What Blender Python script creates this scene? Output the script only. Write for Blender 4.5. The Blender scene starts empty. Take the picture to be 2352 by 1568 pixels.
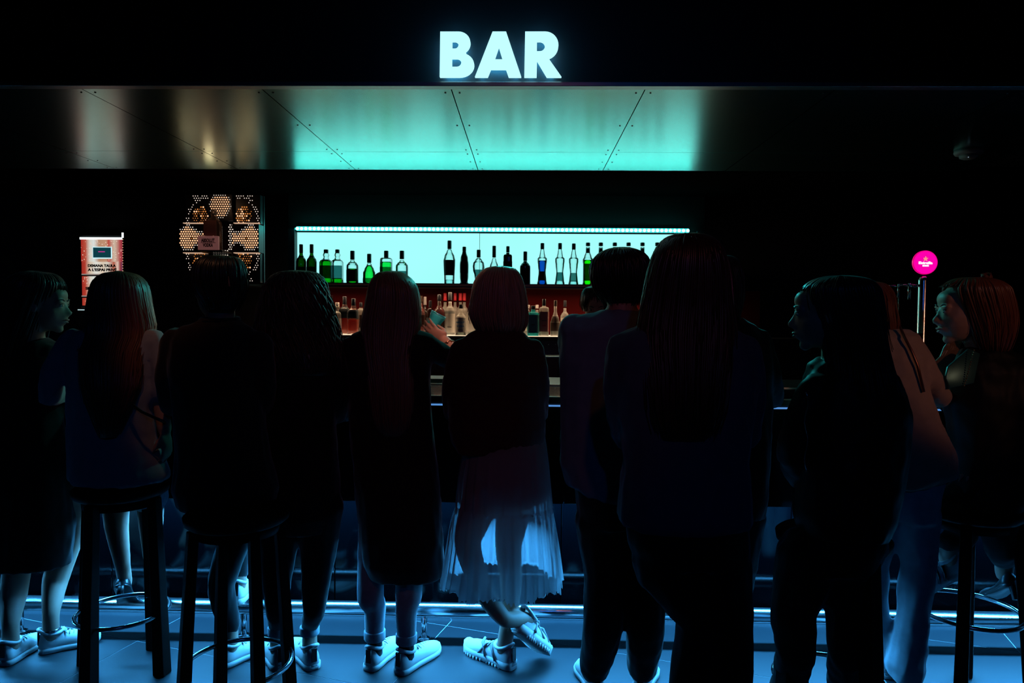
import bpy, bmesh, math, random
from mathutils import Vector, Matrix, noise
random.seed(7)
V = Vector; PI = math.pi; R_ = math.radians
C = bpy.context.scene.collection
sc = bpy.context.scene

# ---------------------------------------------------------------- camera
F = 1568.0; HC = 1.5
yaw, pit, rol = R_(1.2), R_(2.05), R_(-0.46)
fw = V((-math.sin(yaw)*math.cos(pit), math.cos(yaw)*math.cos(pit), -math.sin(pit)))
rr = V((math.cos(yaw), math.sin(yaw), 0)); uu = rr.cross(fw)
RX = rr*math.cos(rol) - uu*math.sin(rol); UY = rr*math.sin(rol) + uu*math.cos(rol)
cam = bpy.data.cameras.new('camera'); cam.lens = 24; cam.sensor_width = 36; cam.clip_start = .02
co = bpy.data.objects.new('camera', cam); C.objects.link(co); sc.camera = co
m = Matrix((RX, UY, -fw)).transposed().to_4x4(); m.translation = (0, 0, HC); co.matrix_world = m

# ---------------------------------------------------------------- world, exposure, lamps
w = bpy.data.worlds.new('night'); sc.world = w; w.use_nodes = True
w.node_tree.nodes['Background'].inputs[0].default_value = (.02, .03, .06, 1)
w.node_tree.nodes['Background'].inputs[1].default_value = 0.02
sc.view_settings.view_transform = 'Standard'; sc.view_settings.look = 'None'
sc.view_settings.exposure = 0; sc.view_settings.gamma = 1; sc.view_settings.use_curve_mapping = False
try:
    sc.cycles.use_denoising = True
    sc.cycles.transparent_max_bounces = 24
    sc.cycles.max_bounces = 6; sc.cycles.diffuse_bounces = 2; sc.cycles.glossy_bounces = 4
    sc.cycles.sample_clamp_indirect = 3
    sc.cycles.caustics_reflective = False; sc.cycles.caustics_refractive = False
except Exception: pass

def spot(name, loc, tgt, col, power, size, blend=.6, rad=.06):
    l = bpy.data.lights.new(name, 'SPOT'); l.color = col; l.energy = power
    l.spot_size = R_(size); l.spot_blend = blend; l.shadow_soft_size = rad
    o = bpy.data.objects.new(name, l); C.objects.link(o); o.location = loc
    o.rotation_euler = (V(tgt)-V(loc)).to_track_quat('-Z', 'Y').to_euler()
    return o
# unseen warm spots, red and blue front fill, then added teal rim spots
SPOTS = [
    ((-1.0, 1.7, 3.1), (-1.36, 2.76, 1.42), (1, .40, .20), 12, 17),
    ((3.2, -1.0, 2.7), (1.62, 2.85, 1.38), (1, .42, .26), 42, 14),
    ((.3, -.6, 3.1), (-.15, 3.0, 1.35), (1, .20, .09), 9, 34),
    ((.2, -2.0, 2.9), (-.1, 2.8, .85), (.04, .22, 1), 10, 60),
    ((-.05, 2.0, 3.1), (-.33, 3.10, 1.44), (1, .42, .32), 85, 9),
    ((.72, 4.25, 2.36), (1.3, 2.4, 1.45), (.04, .85, .9), 42, 34),  # added teal spots from here on, brightening faces and hair
    ((-.5, 4.25, 2.36), (-1.9, 2.85, 1.45), (.06, .9, .85), 20, 40),
    ((.1, 4.2, 2.36), (-.35, 2.85, 1.38), (.06, .9, .85), 15, 52),
]
for i, (a, b, c, p, s) in enumerate(SPOTS):
    o_ = spot('unseen_spot_lamp', a, b, c, p, s)
    if c[2] > .9: o_.data.specular_factor = .15

# ---------------------------------------------------------------- pixel helpers (modelling aid: a pixel and a depth give a point)
def ray(px, py): return fw*F + RX*(px-1176) - UY*(py-784)
def W(px, py, d):
    q = ray(px, py); t = d/q.y
    return V((0, 0, HC)) + q*t
def G(px, py):
    q = ray(px, py); return V((0, 0, HC)) + q*(-HC/q.z)

# ---------------------------------------------------------------- materials
MATS = {}
def nodes(mt): return mt.node_tree.nodes, mt.node_tree.links
def mat(name, col, rough=.6, metal=0, em=None, es=0, sheen=0, trans=0, spec=.5, noisy=0, nscale=8, bump=0, coat=0, stretch=(1, 1, 1)):
    if name in MATS: return MATS[name]
    mt = bpy.data.materials.new(name); mt.use_nodes = True; n, l = nodes(mt)
    b = n['Principled BSDF']; b.inputs['Base Color'].default_value = (*col, 1)
    b.inputs['Roughness'].default_value = rough; b.inputs['Metallic'].default_value = metal
    b.inputs['Specular IOR Level'].default_value = spec
    b.inputs['Sheen Weight'].default_value = sheen
    b.inputs['Sheen Roughness'].default_value = .4
    b.inputs['Coat Weight'].default_value = coat
    if em: b.inputs['Emission Color'].default_value = (*em, 1); b.inputs['Emission Strength'].default_value = es
    if noisy or bump:
        tc = n.new('ShaderNodeTexCoord'); mp = n.new('ShaderNodeMapping'); mp.inputs['Scale'].default_value = stretch
        nz = n.new('ShaderNodeTexNoise'); nz.inputs['Scale'].default_value = nscale; nz.inputs['Detail'].default_value = 5
        l.new(tc.outputs['Object'], mp.inputs[0]); l.new(mp.outputs[0], nz.inputs['Vector'])
        if noisy:
            rp = n.new('ShaderNodeMapRange'); rp.inputs['To Min'].default_value = 1-noisy; rp.inputs['To Max'].default_value = 1+noisy
            l.new(nz.outputs['Fac'], rp.inputs['Value'])
            mx = n.new('ShaderNodeVectorMath'); mx.operation = 'SCALE'; mx.inputs[0].default_value = col
            l.new(rp.outputs[0], mx.inputs['Scale']); l.new(mx.outputs[0], b.inputs['Base Color'])
        if bump:
            bp = n.new('ShaderNodeBump'); bp.inputs['Strength'].default_value = bump; bp.inputs['Distance'].default_value = .01
            l.new(nz.outputs['Fac'], bp.inputs['Height']); l.new(bp.outputs[0], b.inputs['Normal'])
    MATS[name] = mt; return mt
def emat(name, col, s=1.0):
    if name in MATS: return MATS[name]
    mt = bpy.data.materials.new(name); mt.use_nodes = True; n, l = nodes(mt)
    n.remove(n['Principled BSDF']); e = n.new('ShaderNodeEmission')
    e.inputs[0].default_value = (*col, 1); e.inputs[1].default_value = s
    l.new(e.outputs[0], n['Material Output'].inputs[0]); MATS[name] = mt; return mt
def gmat(name, col, edge=.35, dens=1.0, frost=0.0, fcol=(.8, .8, .8)):
    """thin glass: coloured transparency, darker where the wall is seen edge on, plus a gloss"""
    if name in MATS: return MATS[name]
    mt = bpy.data.materials.new(name); mt.use_nodes = True; n, l = nodes(mt)
    n.remove(n['Principled BSDF'])
    lw = n.new('ShaderNodeLayerWeight'); lw.inputs[0].default_value = .35
    mx = n.new('ShaderNodeMix'); mx.data_type = 'RGBA'
    mx.inputs['A'].default_value = (*col, 1); mx.inputs['B'].default_value = (*[c*edge for c in col], 1)
    l.new(lw.outputs['Facing'], mx.inputs['Factor'])
    tr = n.new('ShaderNodeBsdfTransparent'); l.new(mx.outputs['Result'], tr.inputs[0])
    gl = n.new('ShaderNodeBsdfGlossy'); gl.inputs['Roughness'].default_value = .06; gl.inputs[0].default_value = (.9, .9, .9, 1)
    fr = n.new('ShaderNodeFresnel'); fr.inputs[0].default_value = 1.45
    m1 = n.new('ShaderNodeMixShader'); l.new(fr.outputs[0], m1.inputs[0]); l.new(tr.outputs[0], m1.inputs[1]); l.new(gl.outputs[0], m1.inputs[2])
    out = m1
    if frost:
        df = n.new('ShaderNodeBsdfTranslucent'); df.inputs[0].default_value = (*fcol, 1)
        dd = n.new('ShaderNodeBsdfDiffuse'); dd.inputs[0].default_value = (*fcol, 1)
        ad = n.new('ShaderNodeMixShader'); ad.inputs[0].default_value = .5
        l.new(df.outputs[0], ad.inputs[1]); l.new(dd.outputs[0], ad.inputs[2])
        m2 = n.new('ShaderNodeMixShader'); m2.inputs[0].default_value = frost
        l.new(m1.outputs[0], m2.inputs[1]); l.new(ad.outputs[0], m2.inputs[2]); out = m2
    l.new(out.outputs[0], n['Material Output'].inputs[0]); MATS[name] = mt; return mt

ANROT = 0.25; UNDER = 7.5
M_black = mat('black_paint', (.006, .006, .007), .75, noisy=.3)
M_wall = mat('dark_wall_paint', (.012, .007, .007), .8, noisy=.3, bump=.1)
M_ceil = mat('lacquered_ceiling_panel', (.36, .74, .68), .24, 1.0, noisy=.05, nscale=2.2)
_n, _l = nodes(M_ceil); _t = _n.new('ShaderNodeTangent'); _t.direction_type = 'UV_MAP'; _t.uv_map = 'uv'
_n['Principled BSDF'].inputs['Anisotropic'].default_value = .25; _n['Principled BSDF'].inputs['Anisotropic Rotation'].default_value = ANROT
_l.new(_t.outputs[0], _n['Principled BSDF'].inputs['Tangent'])
M_tile = mat('glossy_dark_floor_tile', (.005, .009, .013), .43, spec=1.0, noisy=.25, nscale=5, bump=.05)
M_grout = mat('pale_grout', (.35, .38, .4), .5)
M_barfront = mat('black_gloss_bar_panel', (.0003, .0005, .0008), .09, spec=.14)
M_chrome = mat('brushed_chrome', (.85, .87, .9), .2, 1.0)
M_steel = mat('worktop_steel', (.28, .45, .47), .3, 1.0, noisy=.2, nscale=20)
M_wood = mat('dark_stained_wood', (.014, .005, .003), .65, spec=.12, noisy=.4, nscale=12, stretch=(1, 1, .2))
M_redboard = mat('dark_red_lacquer', (.055, .002, .002), .75, spec=.05, noisy=.25)
M_skin = mat('skin', (.50, .30, .22), .5, noisy=.06)
M_cap = mat('black_bottle_cap', (.01, .01, .012), .4)
M_label = mat('dark_label_paper', (.012, .02, .022), .7)

# ---------------------------------------------------------------- mesh helpers
class MB:
    def __init__(s): s.v = []; s.f = []
    def add(s, vs, fs):
        o = len(s.v); s.v += [V(p) for p in vs]; s.f += [tuple(i+o for i in f) for f in fs]
    def box(s, x0, x1, y0, y1, z0, z1, M=None):
        vs = [V((x, y, z)) for z in (z0, z1) for y in (y0, y1) for x in (x0, x1)]
        if M is not None: vs = [M @ p for p in vs]
        s.add(vs, [(0, 2, 3, 1), (4, 5, 7, 6), (0, 1, 5, 4), (2, 6, 7, 3), (0, 4, 6, 2), (1, 3, 7, 5)])
    def loft(s, rings, cap=True, closed=False):
        n = len(rings[0]); vs = [p for r in rings for p in r]; fs = []
        m_ = len(rings)
        for i in range(m_-(0 if closed else 1)):
            a = i*n; b = ((i+1) % m_)*n
            for j in range(n): k = (j+1) % n; fs.append((a+j, a+k, b+k, b+j))
        if cap and not closed: fs += [tuple(range(n-1, -1, -1)), tuple(range((m_-1)*n, m_*n))]
        s.add(vs, fs)
    def tube(s, pts, rad, n=8, flat=1.0, closed=False):
        pts = [V(p) for p in pts]
        if not hasattr(rad, '__len__'): rad = [rad]*len(pts)
        rings = []; prev = None
        for i, p in enumerate(pts):
            if closed: t = pts[(i+1) % len(pts)]-pts[i-1]
            else: t = pts[min(i+1, len(pts)-1)]-pts[max(i-1, 0)]
            if t.length < 1e-9: t = V((0, 0, 1))
            t.normalize()
            if prev is None: prev = V((0, 1, .01)) if abs(t.y) < .9 else V((1, 0, 0))
            a = prev - t*prev.dot(t)
            a.normalize(); prev = a; b = t.cross(a)
            rings.append([p + a*rad[i]*math.cos(2*PI*j/n)*flat + b*rad[i]*math.sin(2*PI*j/n) for j in range(n)])
        s.loft(rings, closed=closed)
    def capsule(s, pts, rad, n=12):
        """smooth limb: a chain with round ends"""
        pts = [V(p) for p in pts]
        P = []; Rr = []
        for i in range(len(pts)-1):
            k = 6
            for j in range(k):
                t = j/k
                p0 = pts[max(i-1, 0)]; p1 = pts[i]; p2 = pts[i+1]; p3 = pts[min(i+2, len(pts)-1)]
                q = .5*((2*p1)+(p2-p0)*t+(2*p0-5*p1+4*p2-p3)*t*t+(3*p1-p0-3*p2+p3)*t**3)
                P.append(q.lerp(p1.lerp(p2, t), .45)); Rr.append(rad[i]*(1-t)+rad[i+1]*t)
        P.append(pts[-1]); Rr.append(rad[-1])
        d0 = (P[0]-P[1]).normalized(); d1 = (P[-1]-P[-2]).normalized()
        a = [(P[0]+d0*Rr[0]*c, Rr[0]*q) for c, q in ((.9, .4), (.6, .8))]
        b = [(P[-1]+d1*Rr[-1]*c, Rr[-1]*q) for c, q in ((.6, .8), (.9, .4))]
        s.tube([x[0] for x in a]+P+[x[0] for x in b], [x[1] for x in a]+Rr+[x[1] for x in b], n)
    def ball(s, c, r, fr=None, n=14, m_=9):
        c = V(c); X, Y, Z = fr or (V((1, 0, 0)), V((0, 1, 0)), V((0, 0, 1)))
        rings = []
        for i in range(m_):
            th = PI*(i+.35)/(m_-.3); q = math.sin(th)
            rings.append([c+X*r[0]*q*math.cos(2*PI*j/n)+Y*r[1]*q*math.sin(2*PI*j/n)+Z*r[2]*-math.cos(th) for j in range(n)])
        s.loft(rings)
    def lathe(s, prof, n=20, c=(0, 0, 0), sq=0, cap=True):
        c = V(c); rings = []
        for r, z in prof:
            ring = []
            for j in range(n):
                a = 2*PI*(j+.5)/n; ca, sa = math.cos(a), math.sin(a)
                k = 1
                if sq: k = 1/(abs(ca)**sq+abs(sa)**sq)**(1/sq)*(1/1.0)
                ring.append(c+V((r*ca*k, r*sa*k, z)))
            rings.append(ring)
        s.loft(rings, cap)
    def ngon(s, pts, y0, y1):
        """extrude an outline (x,z) from y0 to y1"""
        n = len(pts); vs = [V((x, y0, z)) for x, z in pts]+[V((x, y1, z)) for x, z in pts]
        s.add(vs, [tuple(range(n)), tuple(range(2*n-1, n-1, -1))]+[(i, i+n, (i+1) % n+n, (i+1) % n) for i in range(n)])
    def mesh(s, name, smooth=True):
        me = bpy.data.meshes.new(name); me.from_pydata(s.v, [], s.f); me.validate()
        bm = bmesh.new(); bm.from_mesh(me); bmesh.ops.recalc_face_normals(bm, faces=bm.faces); bm.to_mesh(me); bm.free()
        if smooth: me.polygons.foreach_set('use_smooth', [True]*len(me.polygons))
        return me
def obj(name, mb, mt, parent=None, smooth=True, bevel=0, auto=False, local=False):
    me = mb if isinstance(mb, bpy.types.Mesh) else mb.mesh(name, smooth)
    if mt and not me.materials: me.materials.append(mt)
    o = bpy.data.objects.new(name, me); C.objects.link(o)
    if parent:
        o.parent = parent
        if not local: o.matrix_parent_inverse = Matrix.Translation(-wloc(parent))
    if bevel:
        b = o.modifiers.new('bevel', 'BEVEL'); b.width = bevel; b.segments = 2; b.limit_method = 'ANGLE'
    return o
def wloc(o):
    l = V(o.location)
    return l if o.type == 'EMPTY' or not o.parent else wloc_root(o)
def wloc_root(o):
    p = o
    while p.parent: p = p.parent
    return V(p.location) if o.matrix_parent_inverse == Matrix.Identity(4) else V((0, 0, 0))
def tag(o, label=None, cat=None, group=None, kind=None):
    if label: o['label'] = label
    if cat: o['category'] = cat
    if group: o['group'] = group
    if kind: o['kind'] = kind
    return o
def thing(name, loc, label, cat, group=None):
    o = bpy.data.objects.new(name, None); C.objects.link(o); o.location = loc; o.empty_display_size = .1
    return tag(o, label, cat, group)
def struct(name, mb, mt, smooth=False, bevel=0):
    return tag(obj(name, mb, mt, None, smooth, bevel), kind='structure')
def sub(name, mb, mt, parent, smooth=True, bevel=0):
    """sub-part of a mesh part whose own parent is an Empty (all geometry in world coordinates)"""
    me = mb if isinstance(mb, bpy.types.Mesh) else mb.mesh(name, smooth)
    if mt and not me.materials: me.materials.append(mt)
    o = bpy.data.objects.new(name, me); C.objects.link(o); o.parent = parent
    if bevel:
        b = o.modifiers.new('bevel', 'BEVEL'); b.width = bevel; b.segments = 2; b.limit_method = 'ANGLE'
    return o
def remesh(mb, name, vox, it=2, folds=0, fs=(13, 13, 5), seed=0):
    me = mb.mesh('tmp', False); o = bpy.data.objects.new('tmp', me); C.objects.link(o)
    r = o.modifiers.new('r', 'REMESH'); r.mode = 'VOXEL'; r.voxel_size = vox; r.adaptivity = 0
    if it:
        s_ = o.modifiers.new('s', 'SMOOTH'); s_.factor = .5; s_.iterations = it
    dg = bpy.context.evaluated_depsgraph_get(); dg.update()
    out = bpy.data.meshes.new_from_object(o.evaluated_get(dg)); out.name = name
    bpy.data.objects.remove(o); bpy.data.meshes.remove(me)
    if folds:
        off = V((seed*3.1, seed*1.7, seed*5.3))
        nrm = [v.normal.copy() for v in out.vertices]
        for i, v in enumerate(out.vertices):
            p = v.co
            wv = noise.noise(V((p.x*3, p.y*3, p.z*3))+off)*1.2
            a = noise.noise(V((p.x*fs[0], p.y*fs[1], p.z*fs[2]+wv*2))+off)
            b = noise.noise(V((p.x*fs[0]*2.3+wv*2, p.y*fs[1]*2.3, p.z*fs[2]*3.2))+off)
            k = 1-abs(a)*2
            v.co = p+nrm[i]*folds*(k*.6+b*.45-.35)
    out.polygons.foreach_set('use_smooth', [True]*len(out.polygons))
    return out
def text(s, size, bold=.0, ext=.001, align='CENTER'):
    cu = bpy.data.curves.new('t', 'FONT'); cu.body = s; cu.size = size; cu.extrude = ext; cu.offset = bold
    cu.align_x = align; cu.resolution_u = 3
    o = bpy.data.objects.new('t', cu); C.objects.link(o)
    dg = bpy.context.evaluated_depsgraph_get(); dg.update()
    me = bpy.data.meshes.new_from_object(o.evaluated_get(dg)); bpy.data.objects.remove(o)
    return me
def flat_text(name, s, size, c, mt, parent, bold=0, width=None, ext=.001, rot=None):
    """text standing upright facing -Y at world point c"""
    me = text(s, size, bold, ext); xs = [v.co.x for v in me.vertices]; zs = [v.co.y for v in me.vertices]
    cx = (min(xs)+max(xs))/2; cz = (min(zs)+max(zs))/2; k = 1 if not width else width/(max(xs)-min(xs))
    for v in me.vertices:
        x, y, z = (v.co.x-cx)*k, v.co.y-cz, v.co.z
        v.co = V(c)+(rot @ V((x, -z, y)) if rot else V((x, -z, y)))
    me.materials.append(mt)
    return me

# ================================================================= THE ROOM
YF = 2.83; YB = 5.42; ZS = 2.44; ZC = 3.35; XL = -5.2; XR = 5.2; YN = -3.4
b = MB(); b.box(XL, XR, YN, YB, -.06, -.0012); fl = struct('floor', b, M_grout)
# tiles laid askew to the bar: 1.28 x 0.605 m
e = V((math.sin(R_(16.8)), math.cos(R_(16.8)), 0)); nn = V((e.y, -e.x, 0))
tb = MB(); g = .002
tb.box(g, 1.28-g, g, .605-g, -.0012, 0)
tm = tb.mesh('tile', False); tm.materials.append(M_tile)
for i in range(-4, 5):
    for j in range(-8, 9):
        o0 = nn*(-2.58+1.28*i+1.28*0)+e*(2.405+.605*j)
        cc = o0+nn*.64+e*.3
        if not (XL+.75 < cc.x < XR-.75 and YN+.6 < cc.y < 4.3): continue
        t = bpy.data.objects.new('tile', tm); C.objects.link(t); t.parent = fl
        t.matrix_local = Matrix.Translation(o0) @ Matrix((nn, e, V((0, 0, 1)))).transposed().to_4x4()
for nm, a in (('wall_back', (XL, XR, YB, YB+.1, 0, ZC)), ('wall_left', (XL-.1, XL, YN, YB+.1, 0, ZC)),
              ('wall_right', (XR, XR+.1, YN, YB+.1, 0, ZC)), ('wall_front', (XL, XR, YN-.1, YN, 0, ZC)),
              ('ceiling', (XL, XR, YN, YF, ZC, ZC+.1))):
    b = MB(); b.box(*a); struct(nm, b, M_wall)
# bulkhead over the bar and its glossy underside
b = MB(); b.box(XL, XR, YF+.012, YF+.12, ZS+.014, ZC); struct('trim_1', b, mat('bulkhead_paint', (.012, .013, .015), .5))['label'] = 'black bulkhead over the bar'
b = MB(); b.box(XL, XR, YF+.12, YB, ZS+.03, ZS+.08); sof = struct('trim_2', b, M_black)
xs = [W(px, 212, YF).x for px in (-700, -257, 178, 596, 1035, 1484, 1925, 2360, 2790)]
pw = [(xs[i], xs[i+1]) for i in range(len(xs)-1)]
for i, (a, c) in enumerate(pw):
    for y0, y1 in ((YF+.02, 3.93), (3.93, 4.42)):
        b = MB(); b.box(a+.0022, c-.0022, y0+.002, y1-.002, ZS, ZS+.03)
        cp = sub('ceiling_panel', b, M_ceil, sof, False); uv = cp.data.uv_layers.new(name='uv')
        for lp in cp.data.loops: vv = cp.data.vertices[lp.vertex_index].co; uv.data[lp.index].uv = (vv.x, vv.y)
        for sx in (a+.03, c-.03):
            for sy in (y0+.05, y1-.05, (y0+y1)/2):
                b = MB(); b.lathe([(.004, -.002), (.004, .001)], 8, (sx, sy, ZS)); sub('screw', b, M_black, sof, False)
b = MB(); b.box(XL, XR, 4.42, YB, ZS-.004, ZS+.03); sub('dark_panel', b, mat('matte_black_panel', (.004, .003, .003), 1, spec=0), sof, False)
b = MB(); b.box(XL, XR, YF-.026, YF+.018, ZS-.004, ZS+.014)
struct('trim_3', b, mat('trim_metal', (.45, .5, .5), .35, 1.0), bevel=.002)

# smoke detector
p = W(2225, 347, 3.86); t = thing('smoke_detector', (p.x, p.y, ZS), 'round white smoke detector on the dark ceiling at the right', 'detector')
b = MB(); b.lathe([(.07, 0), (.072, -.012), (.066, -.022), (.05, -.026)], 28, (p.x, p.y, ZS)); obj('base', b, mat('white_plastic', (.5, .5, .5), .4), t)
b = MB(); b.lathe([(.046, -.026), (.044, -.04), (.03, -.047), (.008, -.049)], 24, (p.x, p.y, ZS)); obj('sensor_cover', b, MATS['white_plastic'], t)
b = MB(); b.ball((p.x-.02, p.y-.03, ZS-.043), (.003, .003, .003)); obj('indicator', b, mat('dim_led', (.5, .5, .5), .3, em=(.6, .8, 1), es=.4), t)

# ================================================================= SIGN
def arc(cx, cz, rx, rz, a0, a1, n=14): return [(cx+rx*math.cos(R_(a0+(a1-a0)*i/n)), cz+rz*math.sin(R_(a0+(a1-a0)*i/n))) for i in range(n+1)]
S0 = W(1012, 178.5, YF-.03); PXM = (YF-.03)/F
def sz(x, y): # pixel of the sign crop (scale 6.19) -> metres from the sign's lower left
    return ((x/6.189+960-1012)*PXM, (178.5-(y/6.189+40))*PXM)
t = thing('bar_sign', (S0.x+.25, S0.y, S0.z), 'large glowing pale cyan BAR sign on the black bulkhead', 'sign')
M_sign = emat('sign_face_light', (.53, 1.05, 1.1), 1.05)
M_halo = mat('sign_letter_side', (.05, .3, .45), .5, em=(.03, .33, .6), es=.25)
def letter(outer, holes):
    cu = bpy.data.curves.new('letter', 'CURVE'); cu.dimensions = '2D'; cu.fill_mode = 'BOTH'; cu.extrude = .008
    cu.bevel_depth = .0012; cu.bevel_resolution = 1; cu.offset = -.0008
    for pts in [outer]+holes:
        s = cu.splines.new('POLY'); s.points.add(len(pts)-1)
        for i, (x, z) in enumerate(pts): s.points[i].co = (x, z, 0, 1)
        s.use_cyclic_u = True
    o = bpy.data.objects.new('x', cu); C.objects.link(o)
    dg = bpy.context.evaluated_depsgraph_get(); dg.update()
    me = bpy.data.meshes.new_from_object(o.evaluated_get(dg)); bpy.data.objects.remove(o)
    for v in me.vertices: v.co = V((S0.x+v.co.x, S0.y-.004-v.co.z, S0.z+v.co.y))
    me.materials.clear(); me.materials.append(M_sign)
    me.name = 'letter'; obj('letter', me, None, t)
def A2(cx, cy, rx, ry, a0, a1, n=14): return [sz(cx+rx*math.cos(R_(a0+(a1-a0)*i/n)), cy-ry*math.sin(R_(a0+(a1-a0)*i/n))) for i in range(n+1)]
B_out = [sz(315, 855), sz(320, 235)]+A2(575, 385, 165, 150, 90, -52)+A2(590, 690, 205, 165, 62, -90)
B_h = [[sz(485, 363)]+A2(525, 416, 52, 53, 90, -90)+[sz(485, 469)], [sz(483, 599)]+A2(555, 659, 62, 60, 90, -90)+[sz(483, 720)]]
letter(B_out, B_h)
letter([sz(810, 855), sz(1052, 235), sz(1238, 235), sz(1455, 855), sz(1282, 855), sz(1243, 748), sz(1030, 748), sz(986, 855)],
       [[sz(1080, 617), sz(1140, 440), sz(1196, 617)]])
letter([sz(1500, 855), sz(1507, 235)]+A2(1785, 420, 185, 185, 90, -70)+[sz(1835, 604), sz(2015, 855), sz(1815, 855), sz(1674, 625), sz(1670, 855)],
       [[sz(1670, 363)]+A2(1715, 434, 70, 71, 90, -90)+[sz(1670, 506)]])
b = MB()
for pl in ([(400, 300), (400, 790)], [(400, 300), (600, 310), (660, 385), (600, 500), (400, 530)], [(600, 530), (700, 650), (640, 770), (400, 790)],
           [(880, 800), (1145, 300), (1390, 800)], [(1010, 685), (1260, 685)], [(1590, 800), (1590, 300), (1790, 310), (1870, 420), (1780, 540), (1600, 560)], [(1720, 560), (1900, 800)]):
    b.tube([(S0.x+sz(x, y)[0], S0.y+.014, S0.z+sz(x, y)[1]) for x, y in pl], .003, 6)
obj('letter_backlight', b, mat('sign_backlight', (.05, .1, .1), .5, em=(.03, .45, .9), es=45), t)

# ================================================================= BACK BAR
YP = 5.33
t = thing('light_wall', (W(1130, 650, YP).x, YP, W(1130, 651, YP).z), 'long glowing cyan panel behind the upper row of bottles', 'light panel')
zb = W(1130, 651, YP).z; zt = W(1130, 536, YP).z; x0 = W(683, 600, YP).x; xm = W(1101, 600, YP).x; x1 = W(1596, 600, YP).x
def panelmat(name, k):
    mt = emat(name, (.40, 1.08, 1.04), k); n, l = nodes(mt)
    tc = n.new('ShaderNodeTexCoord'); nz = n.new('ShaderNodeTexNoise'); nz.inputs['Scale'].default_value = 1.6; nz.inputs['Detail'].default_value = 1
    mr = n.new('ShaderNodeMapRange'); mr.inputs['To Min'].default_value = k*.86; mr.inputs['To Max'].default_value = k*1.1
    em = [x for x in n if x.type == 'EMISSION'][0]
    l.new(tc.outputs['Object'], nz.inputs['Vector']); l.new(nz.outputs['Fac'], mr.inputs[0]); l.new(mr.outputs[0], em.inputs[1]); return mt
b = MB(); b.box(x0, xm-.002, YP, YP+.02, zb, zt); obj('light_panel', b, panelmat('backlight_left', 1.0), t, False)
b = MB(); b.box(xm+.002, x1, YP+.006, YP+.026, zb, zt); obj('light_panel', b, panelmat('backlight_right', .97), t, False)
M_board = mat('shelf_board', (.02, .05, .055), .6)
b = MB(); b.box(x0-.05, x0, YP-.065, YP+.05, zb-.02, zt+.02); struct('trim_5', b, M_board)
b = MB(); b.box(x1, x1+.05, YP-.065, YP+.05, zb-.02, zt+.02); struct('trim_5', b, M_board)
M_fas = mat('upper_board_grey', (.010, .013, .014), .8, noisy=.3, nscale=30)
b = MB(); b.box(x0-.06, x1+.06, YP-.03, YP+.05, zt, ZS); struct('trim_6', b, M_fas)
YSH = 5.06
al = bpy.data.lights.new('added_shelf_fill', 'AREA'); al.shape = 'RECTANGLE'; al.size = x1-x0; al.size_y = .03; al.energy = UNDER; al.color = (1, .66, .42)  # added area light that warms the lower bottles from above
ao = bpy.data.objects.new('added_shelf_fill', al); C.objects.link(ao); ao.location = ((x0+x1)/2, 5.08, W(1130, 651.5, YSH).z-.034); ao.rotation_euler = (R_(-8), 0, 0)
zs_ = W(1130, 651.5, YSH).z
t = thing('bottle_shelf', (0, YSH, zs_-.03), 'long black shelf under the upper row of bottles', 'shelf')
b = MB(); b.box(x0-.05, x1+.05, YSH, YP+.03, zs_-.03, zs_); obj('shelf_board', b, mat('shelf_black', (.01, .01, .01), .3), t, False)
b = MB(); b.box(x0-.05, x1+.05, YSH-.004, YSH, zs_-.018, zs_-.006); obj('shelf_edge', b, mat('shelf_edge_brown', (.5, .3, .22), .4), t, False)
ZL = W(1130, 772, 4.92).z
b = MB(); b.box(x0-.05, x1+.5, YP-.02, YP+.03, ZL-.002, zs_-.03); struct('trim_7', b, M_redboard)
# led strip on the lower edge of the upper board
pa = W(681, 524.5, YP-.065); pb = W(1582, 530.5, YP-.065); zl = (pa.z+pb.z)/2
t = thing('led_strip', (0, YP-.065, zl), 'bright cyan LED strip running along the top of the backlit shelf', 'light strip')
b = MB(); b.box(pa.x-.012, pb.x, YP-.06, YP-.03, zl-.009, zl-.003); obj('profile', b, mat('strip_profile', (.25, .3, .3), .5), t, False)
b = MB(); b.box(pa.x, pb.x, YP-.0645, YP-.0595, zl-.015, zl+.017); obj('tape', b, mat('tape', (.3, .6, .6), .4, em=(.0, .34, .34), es=1.0), t, False)
b = MB(); b.box(pa.x-.016, pa.x-.004, YP-.065, YP-.055, zl-.008, zl+.008); obj('end_cap', b, mat('endcap', (.1, .3, .3), .4, em=(0, .3, .3), es=.5), t, False)
b = MB(); b.ball((0, 0, 0), (.0122, .006, .0122), n=12, m_=7); lm = b.mesh('led'); lm.materials.append(emat('led_light', (.10, 1.0, .92), 15.0))
NL = 92
for i in range(NL):
    o = bpy.data.objects.new('led', lm); C.objects.link(o); o.parent = t
    o.location = (pa.x+.008+(pb.x-pa.x-.016)*i/(NL-1), -.006, .001)
pts = [V((pb.x-.01*i, YP-.065-.012*math.sin(i*.5), zl-.018-.004*math.sin(i*1.7))) for i in range(12)]
b = MB(); b.tube([pb+V((0, 0, 0))]+pts, .0022, 5); obj('cable', b, mat('clear_cable', (.5, .6, .6), .3), t)

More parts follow.
